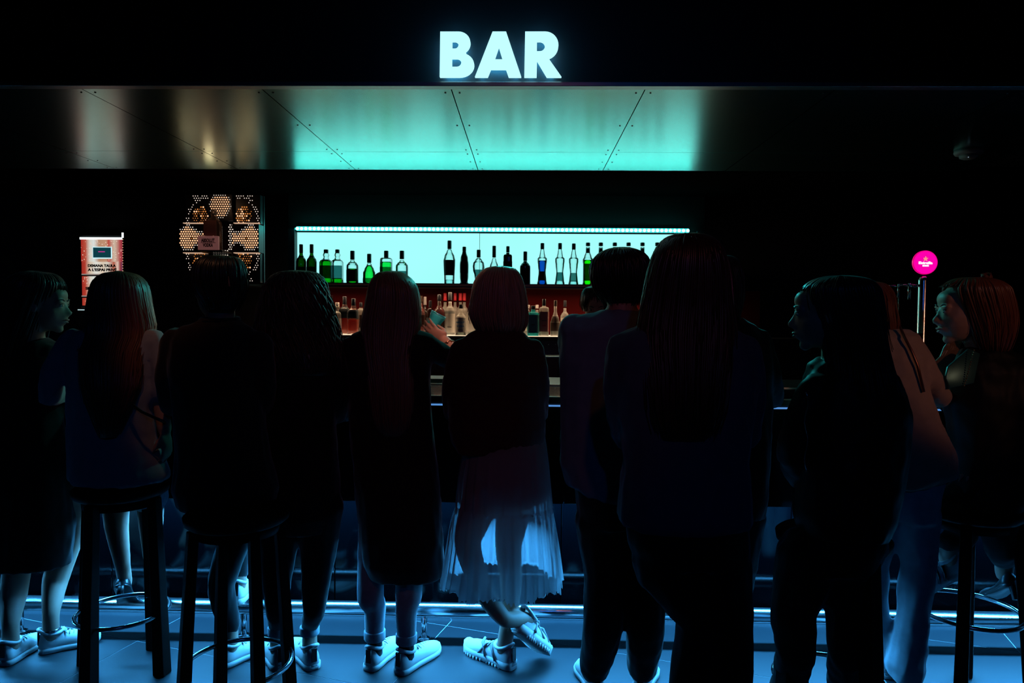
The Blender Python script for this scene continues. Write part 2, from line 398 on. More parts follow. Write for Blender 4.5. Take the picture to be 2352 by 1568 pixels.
# lower shelf, back counter
t = thing('back_counter', (0, 4.95, 0), 'black back counter with a glowing cream bottle ledge under the cyan shelf', 'counter')
b = MB(); b.box(x0-.35, x1+.9, 4.95, YP+.03, .0, ZL-.03); obj('cabinet', b, M_black, t, False, bevel=.004)
b = MB(); b.box(x0-.35, x1+.9, 4.93, YP-.02, ZL-.03, ZL-.002); obj('ledge', b, M_black, t, False)
b = MB(); b.box(x0-.02, x1+.02, 4.985, YP-.03, ZL-.002, ZL+.003); obj('light_ledge', b, emat('cream_ledge_light', (1.0, .72, .48), 1.25), t, False)
b = MB(); b.box(x0-.35, x1+.9, 4.93, 4.95, ZL-.17, ZL-.03); obj('drawer_front', b, mat('drawer_black', (.008, .008, .01), .35), t, False)
for i in range(70):
    px = 700+16*i
    q = W(px, 791, 4.925)
    b = MB(); b.ball(q, (.003, .003, .003), n=6, m_=4); obj('rivet', b, mat('rivet_steel', (.9, .9, .9), .3, 1.0), t)
q = W(1260, 818, 4.7)
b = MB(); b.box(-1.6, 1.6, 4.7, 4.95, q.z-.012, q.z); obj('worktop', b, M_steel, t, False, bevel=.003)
b = MB(); b.box(-1.6, 1.6, 4.72, 4.95, q.z-.2, q.z-.012); obj('drawer_front', b, mat('drawer_brown', (.05, .02, .018), .4), t, False)

# ================================================================= THE BAR
t = thing('bar_counter', (0, 3.2, 0), 'long glossy black bar counter across the room with blue light under it', 'bar')
BX0, BX1 = -4.3, 4.6
zE = W(1100, 908, 3.06).z; z2 = W(1100, 929.5, 3.06).z
b = MB(); b.box(BX0, BX1, 3.06, 3.52, zE-.035, zE); obj('countertop', b, mat('countertop_black', (.012, .01, .012), .16, coat=.5), t, False, bevel=.003)
b = MB(); b.box(BX0, BX1, 3.052, 3.066, zE-.006, zE-.001); obj('edge_highlight', b, mat('edge_red_light', (.75, .5, .42), .3, 1.0), t, False)  # reddish light on the countertop's front edge, painted as a strip
b = MB(); b.box(BX0, BX1, 3.056, 3.064, z2-.004, z2+.003); obj('edge_line', b, emat('blue_edge_emission', (.10, .30, .72), .85), t, False)  # thin emissive blue line along the counter's lower edge
zlip = W(1100, 1152, 3.17).z
b = MB()
b.box(BX0, BX1, 3.08, 3.15, z2-.03, zE-.035)
obj('top_rail', b, M_barfront, t, False)
i = 0
x = BX0
while x < BX1-.1:
    x2_ = min(x+1.12, BX1)
    b = MB(); b.box(x+.002, x2_-.002, 3.15, 3.175, zlip, z2-.03); obj('front_panel', b, M_barfront, t, False, bevel=.002)
    b = MB(); b.box(x+.002, x2_-.002, 3.325, 3.34, 0.012, zlip+.1); obj('lower_panel', b, M_barfront, t, False, bevel=.002)
    x = x2_
b = MB(); b.box(BX0, BX1, 3.175, 3.179, zlip+.002, z2-.03); obj('backing', b, M_black, t, False)  # added to stop the under light leaking through the panel joints
b = MB(); b.box(BX0, BX1, 3.345, 3.35, .0, .7); obj('backing', b, M_black, t, False)
b = MB(); b.box(BX0, BX1, 3.175, 3.325, zlip+.10, zlip+.12); obj('light_shelf', b, M_black, t, False)
b = MB(); b.box(BX0, BX1, 3.345, 3.52, 0, zE-.035); obj('carcass', b, M_black, t, False)
b = MB(); b.box(BX0+.05, BX1-.05, 3.317, 3.326, 0.0, .012); obj('kick_trim', b, M_chrome, t, False)
b = MB(); b.box(BX0+.03, BX1-.03, 3.183, 3.24, zlip+.012, zlip+.022); obj('under_light', b, emat('blue_under_light', (.05, .42, 1.0), 240.0), t, False)
q = W(1000, 882, 3.53)
b = MB(); b.box(BX0, BX1, 3.52, 3.54, q.z-.05, q.z+.004); obj('back_edge', b, M_chrome, t, False, bevel=.002)
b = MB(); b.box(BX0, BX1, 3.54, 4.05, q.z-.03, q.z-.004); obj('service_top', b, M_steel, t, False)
b = MB(); b.box(BX0, BX1, 4.03, 4.05, 0, q.z-.03); obj('inner_panel', b, M_black, t, False)
# items on the service top
for px, py, dd, wx, wy, nm, lab, col in ((1003, 868, 3.62, .06, .2, 'paper_stack', 'pale stack of paper mats on the bar between the long-haired blonde and the bob-haired woman', (.5, .55, .55)),
                                     (1068, 862, 3.62, .07, .16, 'bar_tray', 'shallow grey bar tray beside the paper mats', (.25, .25, .27))):
    c = W(px, py, dd); tt = thing(nm, (c.x, dd, q.z-.004), lab, nm.split('_')[-1] if nm == 'bar_tray' else 'paper')
    for k in range(3):
        b = MB(); b.box(c.x-wx, c.x+wx, dd-.01+k*.004, dd+wy, q.z-.003+k*.008, q.z+.004+k*.008)
        obj('sheet' if nm == 'paper_stack' else 'rim', b, mat(nm+'_mat', col, .5), tt, False)

# foot rail
RY, RZ, RR = 3.12, .138, .033
t = thing('foot_rail', (0, RY, 0), 'shiny chrome foot rail along the base of the bar', 'rail')
b = MB(); b.tube([(BX0+.1, RY, RZ), (BX1-.1, RY, RZ)], RR, 28); obj('tube', b, M_chrome, t)
for px in (47, 560, 974, 1500, 2030):
    c = W(px, 1440, RY)
    b = MB(); b.tube([(c.x, RY, RZ-.02), (c.x, RY, .0)], .014, 16); b.lathe([(.03, 0), (.03, .006), (.016, .01)], 20, (c.x, RY, 0)); obj('post', b, M_chrome, t)

# ================================================================= BOTTLES
PR = {
 'neck': [(1, 0), (1, .55), (.92, .6), (.5, .69), (.36, .73), (.33, .78), (.33, 1)],
 'square': [(1, 0), (1, .62), (.9, .66), (.45, .73), (.38, .78), (.5, .84), (.36, .9), (.36, 1)],
 'shoulder': [(1, 0), (1, .5), (.97, .56), (.75, .62), (.4, .68), (.33, .71), (.33, 1)],
 'cone': [(.95, 0), (1, .08), (.97, .36), (.75, .48), (.38, .64), (.3, .68), (.3, 1)],
 'taper': [(.85, 0), (.88, .1), (1, .55), (.85, .64), (.45, .76), (.31, .8), (.31, 1)],
 'bulb': [(.75, 0), (.6, .12), (.68, .25), (.95, .42), (1, .52), (.92, .62), (.6, .7), (.34, .76), (.3, 1)],
 'hour': [(1, 0), (1, .03), (.85, .12), (.7, .3), (.85, .48), (.94, .56), (.94, .63), (.6, .68), (.45, .78), (.34, .86), (.34, 1)],
 'syrup': [(.95, 0), (1, .03), (.93, .08), (.93, .5), (1, .54), (1, .6), (.7, .68), (.42, .78), (.38, .86), (.38, 1)],
 'slim': [(.95, 0), (1, .02), (.8, .06), (.92, .2), (.95, .5), (.8, .7), (.42, .86), (.36, .9), (.36, 1)],
 'boxy': [(1, 0), (1, .6), (.98, .74), (.9, .77), (.4, .8), (.35, .83), (.35, 1)],
}
LQ = {}
G_clear = gmat('clear_glass', (.93, .98, .98), .5)
G_whisky = gmat('whisky_glass', (.9, .85, .8), .5, frost=.08, fcol=(1, .9, .8))
G_dkgreen = gmat('dark_green_glass', (.03, .25, .04), .15)
G_black = mat('dark_brown_glass', (.02, .008, .005), .15)
G_pinkc = gmat('lit_clear_glass', (.86, .86, .8), .45, frost=.36, fcol=(1, .93, .8))
G_blue = gmat('cyan_tinted_glass', (.2, .8, .8), .4, frost=.3, fcol=(.15, .8, .8))
L_green = gmat('green_liquid', (.03, .62, .08), .5); L_lime = gmat('lime_liquid', (.12, .95, .05), .6)
L_lightgreen = gmat('light_green_liquid', (.1, .95, .3), .6)
L_blue = gmat('blue_liquid', (.03, .28, .75), .5); L_amber = gmat('amber_liquid', (.9, .16, .02), .6, frost=.6, fcol=(1, .2, .03))
L_red = gmat('red_liquid', (.5, .02, .01), .5, frost=.6, fcol=(.7, .03, .02)); L_clear = gmat('clear_liquid', (.8, .95, .95), .8)
def bottle(px, top, base, d, halfpx, kind, glass, label=None, cat='bottle', lab='', fill=0, liq=None, capn=.12, capcol=None,
           lb=None, lbm=None, grp=None, txt=None, cap2=None):
    p0 = W(px, base, d); zbase = (zs_ if base < 700 else ZL+.003); k = d/F
    H = (base-top)*k + (p0.z-zbase) ; r = halfpx*k
    t = MB(); sq = 6 if kind in ('square', 'boxy') else 0
    prof = [(r*a, H*z) for a, z in PR[kind]]
    dense = []
    for i in range(len(prof)-1):
        for j in range(4):
            q = j/4; q = q*q*(3-2*q) if abs(prof[i][0]-prof[i+1][0]) > .001 else q
            dense.append((prof[i][0]*(1-q)+prof[i+1][0]*q, prof[i][1]*(1-j/4)+prof[i+1][1]*j/4))
    dense.append(prof[-1])
    zc = H*(1-capn)
    glassp = [(a, z) for a, z in dense if z <= zc+.002]
    t.lathe(glassp, 24, sq=sq)
    o = obj('bottle', t, glass); o.location = (p0.x, d, zbase)
    tag(o, lab, cat, grp)
    rn = prof[-1][0]
    c = MB(); c.lathe([(rn*1.1, zc), (rn*1.14, zc+.004), (rn*1.14, H-.003), (rn*1.02, H)], 16)
    obj('cap', c, capcol or M_cap, o, local=True)
    if cap2:
        c = MB(); c.lathe([(rn*1.04+.0005, H*cap2[0]), (rn*1.04+.0005, H*cap2[1])], 16); obj('neck_sleeve', c, capcol or M_cap, o, local=True)
    def rad(z):
        for i in range(len(dense)-1):
            if dense[i][1] <= z <= dense[i+1][1]:
                q = (z-dense[i][1])/max(1e-6, dense[i+1][1]-dense[i][1]); return dense[i][0]*(1-q)+dense[i+1][0]*q
        return rn
    if fill and liq:
        c = MB(); zz = [.006+(H*fill-.006)*i/10 for i in range(11)]
        c.lathe([(rad(z)*.9, z) for z in zz], 24, sq=sq); obj('liquid', c, liq, o, local=True)
    if lb:
        za, zb_ = H*lb[0], H*lb[1]; c = MB(); rings = []
        N = 12
        for z in [za+(zb_-za)*i/4 for i in range(5)]:
            row = []
            for j in range(N+1):
                a = R_(-158+136*j/N); ca, sa = math.cos(a), math.sin(a); kk = 1
                if sq: kk = 1/(abs(ca)**sq+abs(sa)**sq)**(1/sq)
                row.append(V(((rad(z)+.0012)*ca*kk, (rad(z)+.0012)*sa*kk, z)))
            rings.append(row)
        vs = [p for rw in rings for p in rw]
        fs = [(i*(N+1)+j, i*(N+1)+j+1, (i+1)*(N+1)+j+1, (i+1)*(N+1)+j) for i in range(4) for j in range(N)]
        c.add(vs, fs); lo = obj('label', c, lbm or M_label, o, local=True)
        if txt:
            for ti, (s_, zrel, wrel, sz_, tm_) in enumerate(txt):
                me = flat_text('lettering', s_, sz_, (0, -rad(H*.3)-.0035, za+(zb_-za)*zrel), tm_, lo, bold=.0006, width=r*1.5*wrel, ext=.0004)
                tx = bpy.data.objects.new('lettering', me); C.objects.link(tx); tx.parent = lo
    return o
LBt = gmat('teal_label', (.04, .17, .17), .6, frost=.15, fcol=(.05, .1, .1)); LBg = gmat('grey_label', (.07, .2, .18), .6, frost=.15, fcol=(.08, .1, .1)); LBr = gmat('maroon_label', (.10, .05, .03), .6, frost=.3, fcol=(.12, .05, .04))
LBb = gmat('brown_label', (.09, .045, .02), .6, frost=.3, fcol=(.14, .05, .03))
UG = 'bottles on the backlit upper shelf'; LG = 'bottles on the lit lower ledge'; D = 5.18
up = [
 (692, 561, 11.5, 'neck', G_dkgreen, 'dark green bottle at the left end of the backlit shelf', .7, L_green, .22, None, (.02, .42), LBr),
 (716, 561, 11.5, 'neck', G_dkgreen, 'dark green bottle second from the left end of the backlit shelf', .7, L_green, .22, None, (.15, .42), LBr),
 (749, 573, 13, 'square', G_clear, 'square green bottle with maroon label, third from the left of the shelf', .7, L_green, .1, None, (.14, .52), LBr),
 (775, 573, 12, 'square', G_clear, 'square clear bottle with teal label beside the square green one', .15, L_green, .1, None, (.12, .52), LBt),
 (809.5, 576, 13.5, 'shoulder', G_clear, 'clear bottle with black neck wrap and a wide black label over green liquid', .45, L_green, .27, None, (.06, .42), M_label),
 (848, 583, 14.5, 'cone', G_clear, 'conical bottle filled with bright green liquor', .62, L_lightgreen, .3, None, (.03, .18), LBg),
 (887, 576, 13, 'boxy', G_clear, 'square shouldered bottle of green liquor with dark lower label', .66, L_lightgreen, .22, None, (.1, .5), LBt),
 (923, 576, 14, 'shoulder', G_clear, 'clear round shouldered bottle right of the square green liquor', .3, L_lightgreen, .25, None, (.12, .38), LBt),
 (1032, 553, 13.5, 'taper', G_clear, 'tallest clear bottle with black cap and large navy label', .1, L_clear, .19, None, (.2, .55), M_label),
 (1066, 567, 10.5, 'slim', G_black, 'slim dark brown bottle right of the tall clear one', 0, None, .12, None, (.3, .6), LBb),
 (1099, 574, 13.5, 'bulb', G_clear, 'bulbous clear bottle with a glass handle and shield label', 0, None, .22, None, (.22, .42), LBt),
 (1134.5, 565, 12.5, 'cone', G_clear, 'clear conical bottle with tall black stopper beside the bulbous one', .2, L_clear, .3, None, (.2, .45), LBg),
 (1166, 566, 10, 'boxy', G_black, 'square shouldered black bottle behind the bob haired head', 0, None, .16, None, (.3, .6), LBb),
 (1206, 578, 12, 'shoulder', G_black, 'squat dark bottle right of the bob haired head', 0, None, .28, None, (.1, .55), LBr),
 (1245, 559, 11.5, 'hour', G_clear, 'waisted bottle of deep blue liquor', .58, L_blue, .14, None, (.1, .32), M_label),
 (1285.5, 559, 11.5, 'hour', G_clear, 'clear waisted bottle just right of the blue one', .1, L_clear, .14, None, (.1, .3), LBt),
 (1317, 560, 11.5, 'hour', G_clear, 'clear waisted bottle next to the lime green syrup', .1, L_clear, .14, None, (.08, .29), LBg),
 (1349.5, 558, 11.5, 'syrup', G_clear, 'bottle of bright lime green syrup with a black label', .59, L_lime, .08, (.76, .87), (.1, .5), LBb),
 (1379, 558, 11.5, 'syrup', G_clear, 'dark green syrup bottle right of the lime one', .8, L_green, .08, (.76, .87), (.1, .5), M_label),
 (1411, 558, 11.5, 'syrup', G_clear, 'syrup bottle whose cap shows just left above the blue-shirted man\'s head', .1, L_green, .08, (.76, .84), (.1, .5), M_label),
 (1442.5, 558, 11.5, 'syrup', G_clear, 'syrup bottle whose cap shows directly above the blue-shirted man\'s head', .1, L_green, .08, (.76, .84), (.1, .5), M_label),
 (1474.5, 558, 11.5, 'syrup', G_clear, 'clear syrup bottle at the right edge of the short haired man\'s head', .1, L_green, .08, (.75, .87), (.1, .5), M_label),
 (1508.5, 558, 11.5, 'syrup', G_clear, 'clear syrup bottle half hidden by the tall long-haired woman', .1, L_clear, .08, (.75, .87), (.1, .5), M_label),
]
for px, top, hw, kd, gl, lab, fl_, lq, cn, c2, lb, lm_ in up:
    o = bottle(px, top, 647.5, D, hw, kd, gl, lab=lab, fill=fl_, liq=lq, capn=cn, lb=lb, lbm=lm_, grp=UG, cap2=c2)
    if 'handle' in lab:
        k = D/F; c = MB(); c.tube([V((.03+.02*math.sin(a), 0, .085+.055*math.cos(a))) for a in [PI*i/10 for i in range(11)]], .004, 8); obj('handle', c, G_clear, o, local=True)
Mr = mat('red_cap', (.75, .03, .04), .4, em=(.7, .03, .04), es=.02); Mw = mat('white_cap', (.7, .62, .55), .4); Mcr = mat('cream_label', (.7, .62, .5), .6)  # red caps carry a faint painted glow
Mpk = mat('pink_label', (.6, .25, .22), .6); Mgd = mat('gold_dark_label', (.10, .06, .035), .6); Mbl = mat('blue_print', (.02, .3, .6), .5)
Mdk = mat('dark_print', (.03, .03, .03), .6); Mred = mat('red_print', (.6, .03, .03), .5); Mteal = mat('engraved_teal_label', (.05, .35, .35), .5)
low = [
 (762, 679, 9, 'shoulder', G_pinkc, 'clear bottle with open neck left of the whiskies on the lower ledge', 0, None, .1, G_clear, (.1, .5), Mcr, 5.2, None),
 (775, 694, 11, 'square', G_pinkc, 'clear square bottle in front of the curly hair on the lower ledge', .4, L_clear, .12, Mw, (.2, .5), Mcr, 5.08, None),
 (792, 680, 12, 'square', G_whisky, 'amber whisky bottle with black label, left one of the two', .5, L_amber, .22, M_cap, (.42, .72), M_label, 5.1, None),
 (812, 685, 12.5, 'square', G_whisky, 'amber whisky bottle with slanted dark label, right one of the two', .42, L_amber, .2, M_cap, (.45, .68), M_label, 5.06, None),
 (829, 694, 10, 'boxy', G_pinkc, 'small brown bottle beside the straight blonde hair', .5, L_clear, .14, M_cap, (.2, .6), LBb, 5.14, None),
 (967, 679, 10, 'neck', G_whisky, 'brown red bottle right of the long blonde hair', .8, L_red, .15, Mgd, (.2, .5), LBr, 5.2, None),
 (976, 681, 9, 'neck', G_black, 'dark bottle with pale neck beside the long blonde hair', 0, None, .22, Mw, (.2, .5), LBr, 5.24, None),
 (988, 690, 9, 'slim', G_black, 'slim black bottle behind the raised glass', 0, None, .2, M_cap, (.2, .5), M_label, 5.12, None),
 (1009, 676, 13, 'neck', G_whisky, 'red liqueur bottle with black cap behind the raised hand', .72, L_red, .16, M_cap, (.15, .4), LBr, 5.1, None),
 (1022, 673, 10, 'shoulder', G_pinkc, 'clear bottle with red cap behind the raised hand', .2, L_clear, .18, Mr, (.1, .4), Mcr, 5.25, None),
 (1033.5, 671, 12, 'shoulder', G_pinkc, 'clear spirit bottle with dark cap and white label right of the raised hand', .55, L_clear, .19, Mdk, (.05, .5), Mcr, 5.1, 'script'),
 (1045, 673, 9, 'shoulder', G_pinkc, 'clear bottle with red cap, behind between the two front bottles', .2, L_clear, .18, Mr, (.1, .4), Mcr, 5.26, None),
 (1057, 673, 10, 'shoulder', G_pinkc, 'red capped clear bottle directly behind the blue lettered one', .2, L_clear, .18, Mr, (.1, .4), Mcr, 5.25, None),
 (1066, 673, 10, 'shoulder', G_pinkc, 'red capped clear bottle at the right of the red cap row', .2, L_clear, .18, Mr, (.1, .4), Mcr, 5.26, None),
 (1058.5, 699, 13, 'neck', G_pinkc, 'clear vodka bottle with blue lettering left of the bob haired woman', .1, L_clear, .13, Mdk, (.1, .58), Mcr, 4.99, 'abs'),
 (1087, 690, 14, 'square', G_pinkc, 'clear square bottle with ornate label beside the bob hair', .55, L_clear, .12, Mw, (.1, .6), Mcr, 5.14, None),
 (1106, 706, 7, 'neck', mat('cobalt_glass', (.02, .1, .3), .15), 'small cobalt blue bottle touching the bob hair', 0, None, .15, Mbl, (.1, .5), Mbl, 5.06, None),
 (1212, 700, 12, 'shoulder', G_pinkc, 'clear bottle right behind the bob haired head with cream label', .3, L_clear, .12, Mw, (.15, .5), Mcr, 5.2, None),
 (1224, 702, 13.5, 'boxy', G_blue, 'cyan gin bottle with engraved panel right of the bob haired woman', 0, None, .12, M_cap, (.1, .7), Mteal, 5.02, 'gin'),
 (1233, 700, 10, 'neck', G_pinkc, 'clear bottle with amber neck behind the cyan gin bottle', .3, L_clear, .12, Mw, (.15, .5), Mcr, 5.22, None),
 (1249, 687, 11, 'boxy', G_pinkc, 'clear gin bottle with pink label beside the cyan bottle', .5, L_clear, .18, M_cap, (.12, .66), Mpk, 5.03, 'beef'),
 (1275, 690, 11.5, 'cone', G_pinkc, 'clear tapered bottle with dark gold label near the blue shirt', .2, L_clear, .16, Mgd, (.14, .55), Mgd, 5.05, None),
 (1297, 690, 10, 'shoulder', G_pinkc, 'clear bottle mostly hidden behind the man\'s blue shoulder', .3, L_clear, .18, M_cap, (.2, .5), Mcr, 5.14, None),
]
for px, top, hw, kd, gl, lab, fl_, lq, cn, cc, lb, lm_, dd, tx in low:
    txt = None
    if tx == 'abs': txt = [('ABSOLUT', .68, 1, .014, Mbl), ('VODKA', .42, .9, .014, Mbl), ('Imported', .15, .6, .006, Mdk)]
    if tx == 'script': txt = [('Eristoff', .58, .8, .012, Mdk), ('VODKA', .12, .7, .008, Mred)]
    if tx == 'gin': txt = [('LONDON', .5, .6, .007, Mdk), ('DRY GIN', .25, .6, .006, Mdk)]
    if tx == 'beef': txt = [('GIN', .3, .5, .010, Mred), ('LONDON', .55, .7, .006, Mdk)]
    if tx == 'script': txt = [('VODKA', .3, .6, .007, Mdk)]
    if tx == 'gin': txt = [('GIN', .45, .4, .010, Mdk)]
    bottle(px, top, 769, dd, hw, kd, gl, lab=lab, fill=fl_, liq=lq, capn=cn, capcol=cc, lb=lb, lbm=lm_, grp=LG, txt=txt)

# ================================================================= PERFORATED LIGHT DISPLAY
DD = 4.75; k = DD/F
c0 = W(506, 548, DD)
t = thing('light_display', (c0.x, DD, c0.z-.3), 'square perforated light display with warm glowing dots and a bottle inside', 'display')
def dpt(x, y, dy=0):   # crop pixel (scale 6.535, origin 380,420) -> world
    q = W(380+x/6.535, 420+y/6.535, DD); return V((q.x, DD+dy, q.z))
M_dplate = mat('display_plate', (.012, .012, .02), .4)
b = MB(); a = dpt(205, 1500); c = dpt(1400, 160); b.box(a.x, c.x, DD+.09, DD+.11, a.z, c.z); obj('back_plate', b, M_dplate, t, False)
M_d0 = emat('warm_dot_light', (1.0, .50, .26), 1.3); M_d1 = emat('amber_dot_light', (.85, .28, .06), .7); M_d2 = emat('white_dot_light', (1, .85, .7), .95)
def cell(x0, y0, x1, y1, dy, fn, frame=True):
    a = dpt(x0, y1); c = dpt(x1, y0); b = MB(); b.box(a.x, c.x, DD+dy, DD+.09, a.z, c.z)
    pl = obj('cell', b, M_dplate, t, False, bevel=.002)
    mbs = {}
    sp = 34.0; row = 0; y = y0+16
    while y < y1-6:
        x = x0+12+(sp/2 if row % 2 else 0)
        while x < x1-6:
            res = fn((x-x0)/(x1-x0), (y-y0)/(y1-y0))
            if res:
                mt_, r = res; mb = mbs.setdefault(mt_.name, (MB(), mt_))[0]
                q = dpt(x, y, dy-.002); n = 8; rr_ = r/6.535*k
                mb.add([q+V((rr_*math.cos(2*PI*j/n), 0, rr_*math.sin(2*PI*j/n))) for j in range(n)], [tuple(range(n))])
            x += sp
        y += sp*.99; row += 1
    for mb, mt_ in mbs.values(): tag(sub('dots', mb, mt_, pl, False), kind='stuff')
def f_top(u, v):
    r = math.hypot((u-.5)/.48, (v-.42)/.5)
    if r > 1: return None
    return (M_d2, 7) if (v < .08 or r > .88) else (M_d0, 11)
def f_side(u, v):
    r = max(abs(u-.5)*1.0, abs(v-.5)+.28*abs(math.cos(u*PI*1.9-.25)))
    hgt = .30+.13*math.cos((u-.32)*2*PI*1.05)
    a = abs(v-.5)
    if a > hgt+.07: return None
    if a > hgt-.03: return (M_d2, 8.5)
    if math.hypot((u-.46)/.06, (v-.5)/.08) < 1: return (M_d1, 9)
    return (M_d0, 12.5)
def f_side_r(u, v): return f_side(1-u, v)
def corner(flx, fly):
    def fn(u, v):
        if flx: u = 1-u
        if fly: v = 1-v
        # u,v: 0,0 the outer corner, 1,1 the inner one
        if math.hypot(u-.66, v-.72) < .34:
            q = random.random()
            return (M_d0, 13) if q < .16 else ((M_d1, 12) if q < .45 else (M_d1, 7) if q < .85 else None)
        rr_ = abs(math.hypot(u-1.02, v-1.0)-.95)
        if rr_ < .07 or (abs(u-.42) < .13 and v < .32): return (M_d2, 7.5) if random.random() < .8 else None
        return None
    return fn
cell(262, 165, 605, 600, .04, corner(False, False)); cell(1020, 165, 1390, 600, .04, corner(True, False))
cell(262, 1045, 605, 1490, .04, corner(False, True)); cell(1020, 1045, 1390, 1490, .04, corner(True, True))
cell(640, 165, 985, 560, .01, f_top); cell(212, 615, 612, 1040, .0, f_side); cell(1000, 615, 1400, 1040, .0, f_side_r)
cell(640, 1000, 985, 1490, .01, lambda u, v: (M_d2, 10) if (v < .22 and .18 < u < .85) else None)
cell(640, 560, 985, 1000, .07, lambda u, v: (M_d2, 10) if (u > .7 or u < .12) and v > .1 else None)
M_dl = emat('ledge_painted_glow', (.8, .5, .33), .7)  # light on the shelf lips put into their colour as a glow
for (xa, xb) in ((262, 605), (1020, 1390)):
    for yy in (600, 1048):
        a = dpt(xa, yy+5); c = dpt(xb, yy-3); b = MB(); b.box(a.x, c.x, DD+.0, DD+.04, a.z, c.z); obj('lit_ledge', b, M_dl, t, False)
l_ = bpy.data.lights.new('display_fill_light', 'POINT'); l_.energy = .14; l_.color = (1, .55, .3); l_.shadow_soft_size = .03  # added point light in front of the cells to brighten the bottle
lo_ = bpy.data.objects.new('display_fill_light', l_); C.objects.link(lo_); lo_.location = dpt(815, 300, -.16)
# bottle and box inside the display (they stand in it)
q0 = dpt(770, 1035); bb = MB(); r = 6.535
Hh = (1035-430)/6.535*k
prof = [(.052, 0), (.055, .01), (.055, Hh*.62), (.05, Hh*.72), (.03, Hh*.8), (.017, Hh*.84), (.017, Hh*.93)]
bb.lathe(prof, 28, (0, 0, 0)); o = obj('display_bottle', bb, gmat('lit_display_glass', (.97, .8, .66), .6, frost=.08, fcol=(.9, .6, .45))); o.location = (q0.x+.0, DD-.04, q0.z)
tag(o, 'large clear bottle standing in the middle of the perforated light display', 'bottle')
c = MB(); c.lathe([(.019, Hh*.9), (.02, Hh*.91), (.02, Hh), (.018, Hh)], 18); obj('cap', c, mat('silver_cap', (.2, .16, .14), .4, .6), o, local=True)
c = MB(); c.box(-.046, .042, -.057, -.054, Hh*.36, Hh*.74); obj('label', c, mat('display_label', (.25, .10, .08), .5), o, False, local=True)
c = MB(); c.box(-.075, .06, -.02, .03, -.012, 0); obj('base_plate', c, M_dplate, o, False, local=True)
a = dpt(618, 1030); c_ = dpt(915, 828)
t2 = thing('sign_block', ((a.x+c_.x)/2, DD-.11, a.z), 'small pinkish block with two line vodka lettering in front of the display bottle', 'sign')
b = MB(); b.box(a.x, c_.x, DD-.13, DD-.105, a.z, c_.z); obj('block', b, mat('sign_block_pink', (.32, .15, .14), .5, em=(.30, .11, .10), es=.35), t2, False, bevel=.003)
cx = (a.x+c_.x)/2; Mpr = mat('block_print', (.05, .02, .02), .6)
for s_, yy, ww in (('ABSOLUT', 893, 200), ('VODKA', 962, 150)):
    q = dpt(768, yy); me = flat_text('lettering', s_, .032, (q.x, DD-.1315, q.z), Mpr, None, bold=.0015, width=ww/6.535*k, ext=.0006); obj('lettering', me, None, t2)
a1 = dpt(665, 930); c1 = dpt(880, 925); b = MB(); b.box(a1.x, c1.x, DD-.1325, DD-.1295, a1.z, c1.z); obj('rule', b, Mpr, t2, False)
b = MB(); a = dpt(640, 1060); c = dpt(985, 1036); b.box(a.x, c.x, DD-.14, DD+.02, a.z, c.z); obj('stand', b, M_dplate, t, False)
b = MB(); b.box(dpt(600, 0).x, dpt(1000, 0).x, DD+.11, YB, dpt(0, 1500).z, dpt(0, 160).z); obj('wall_mount', b, M_black, t, False)

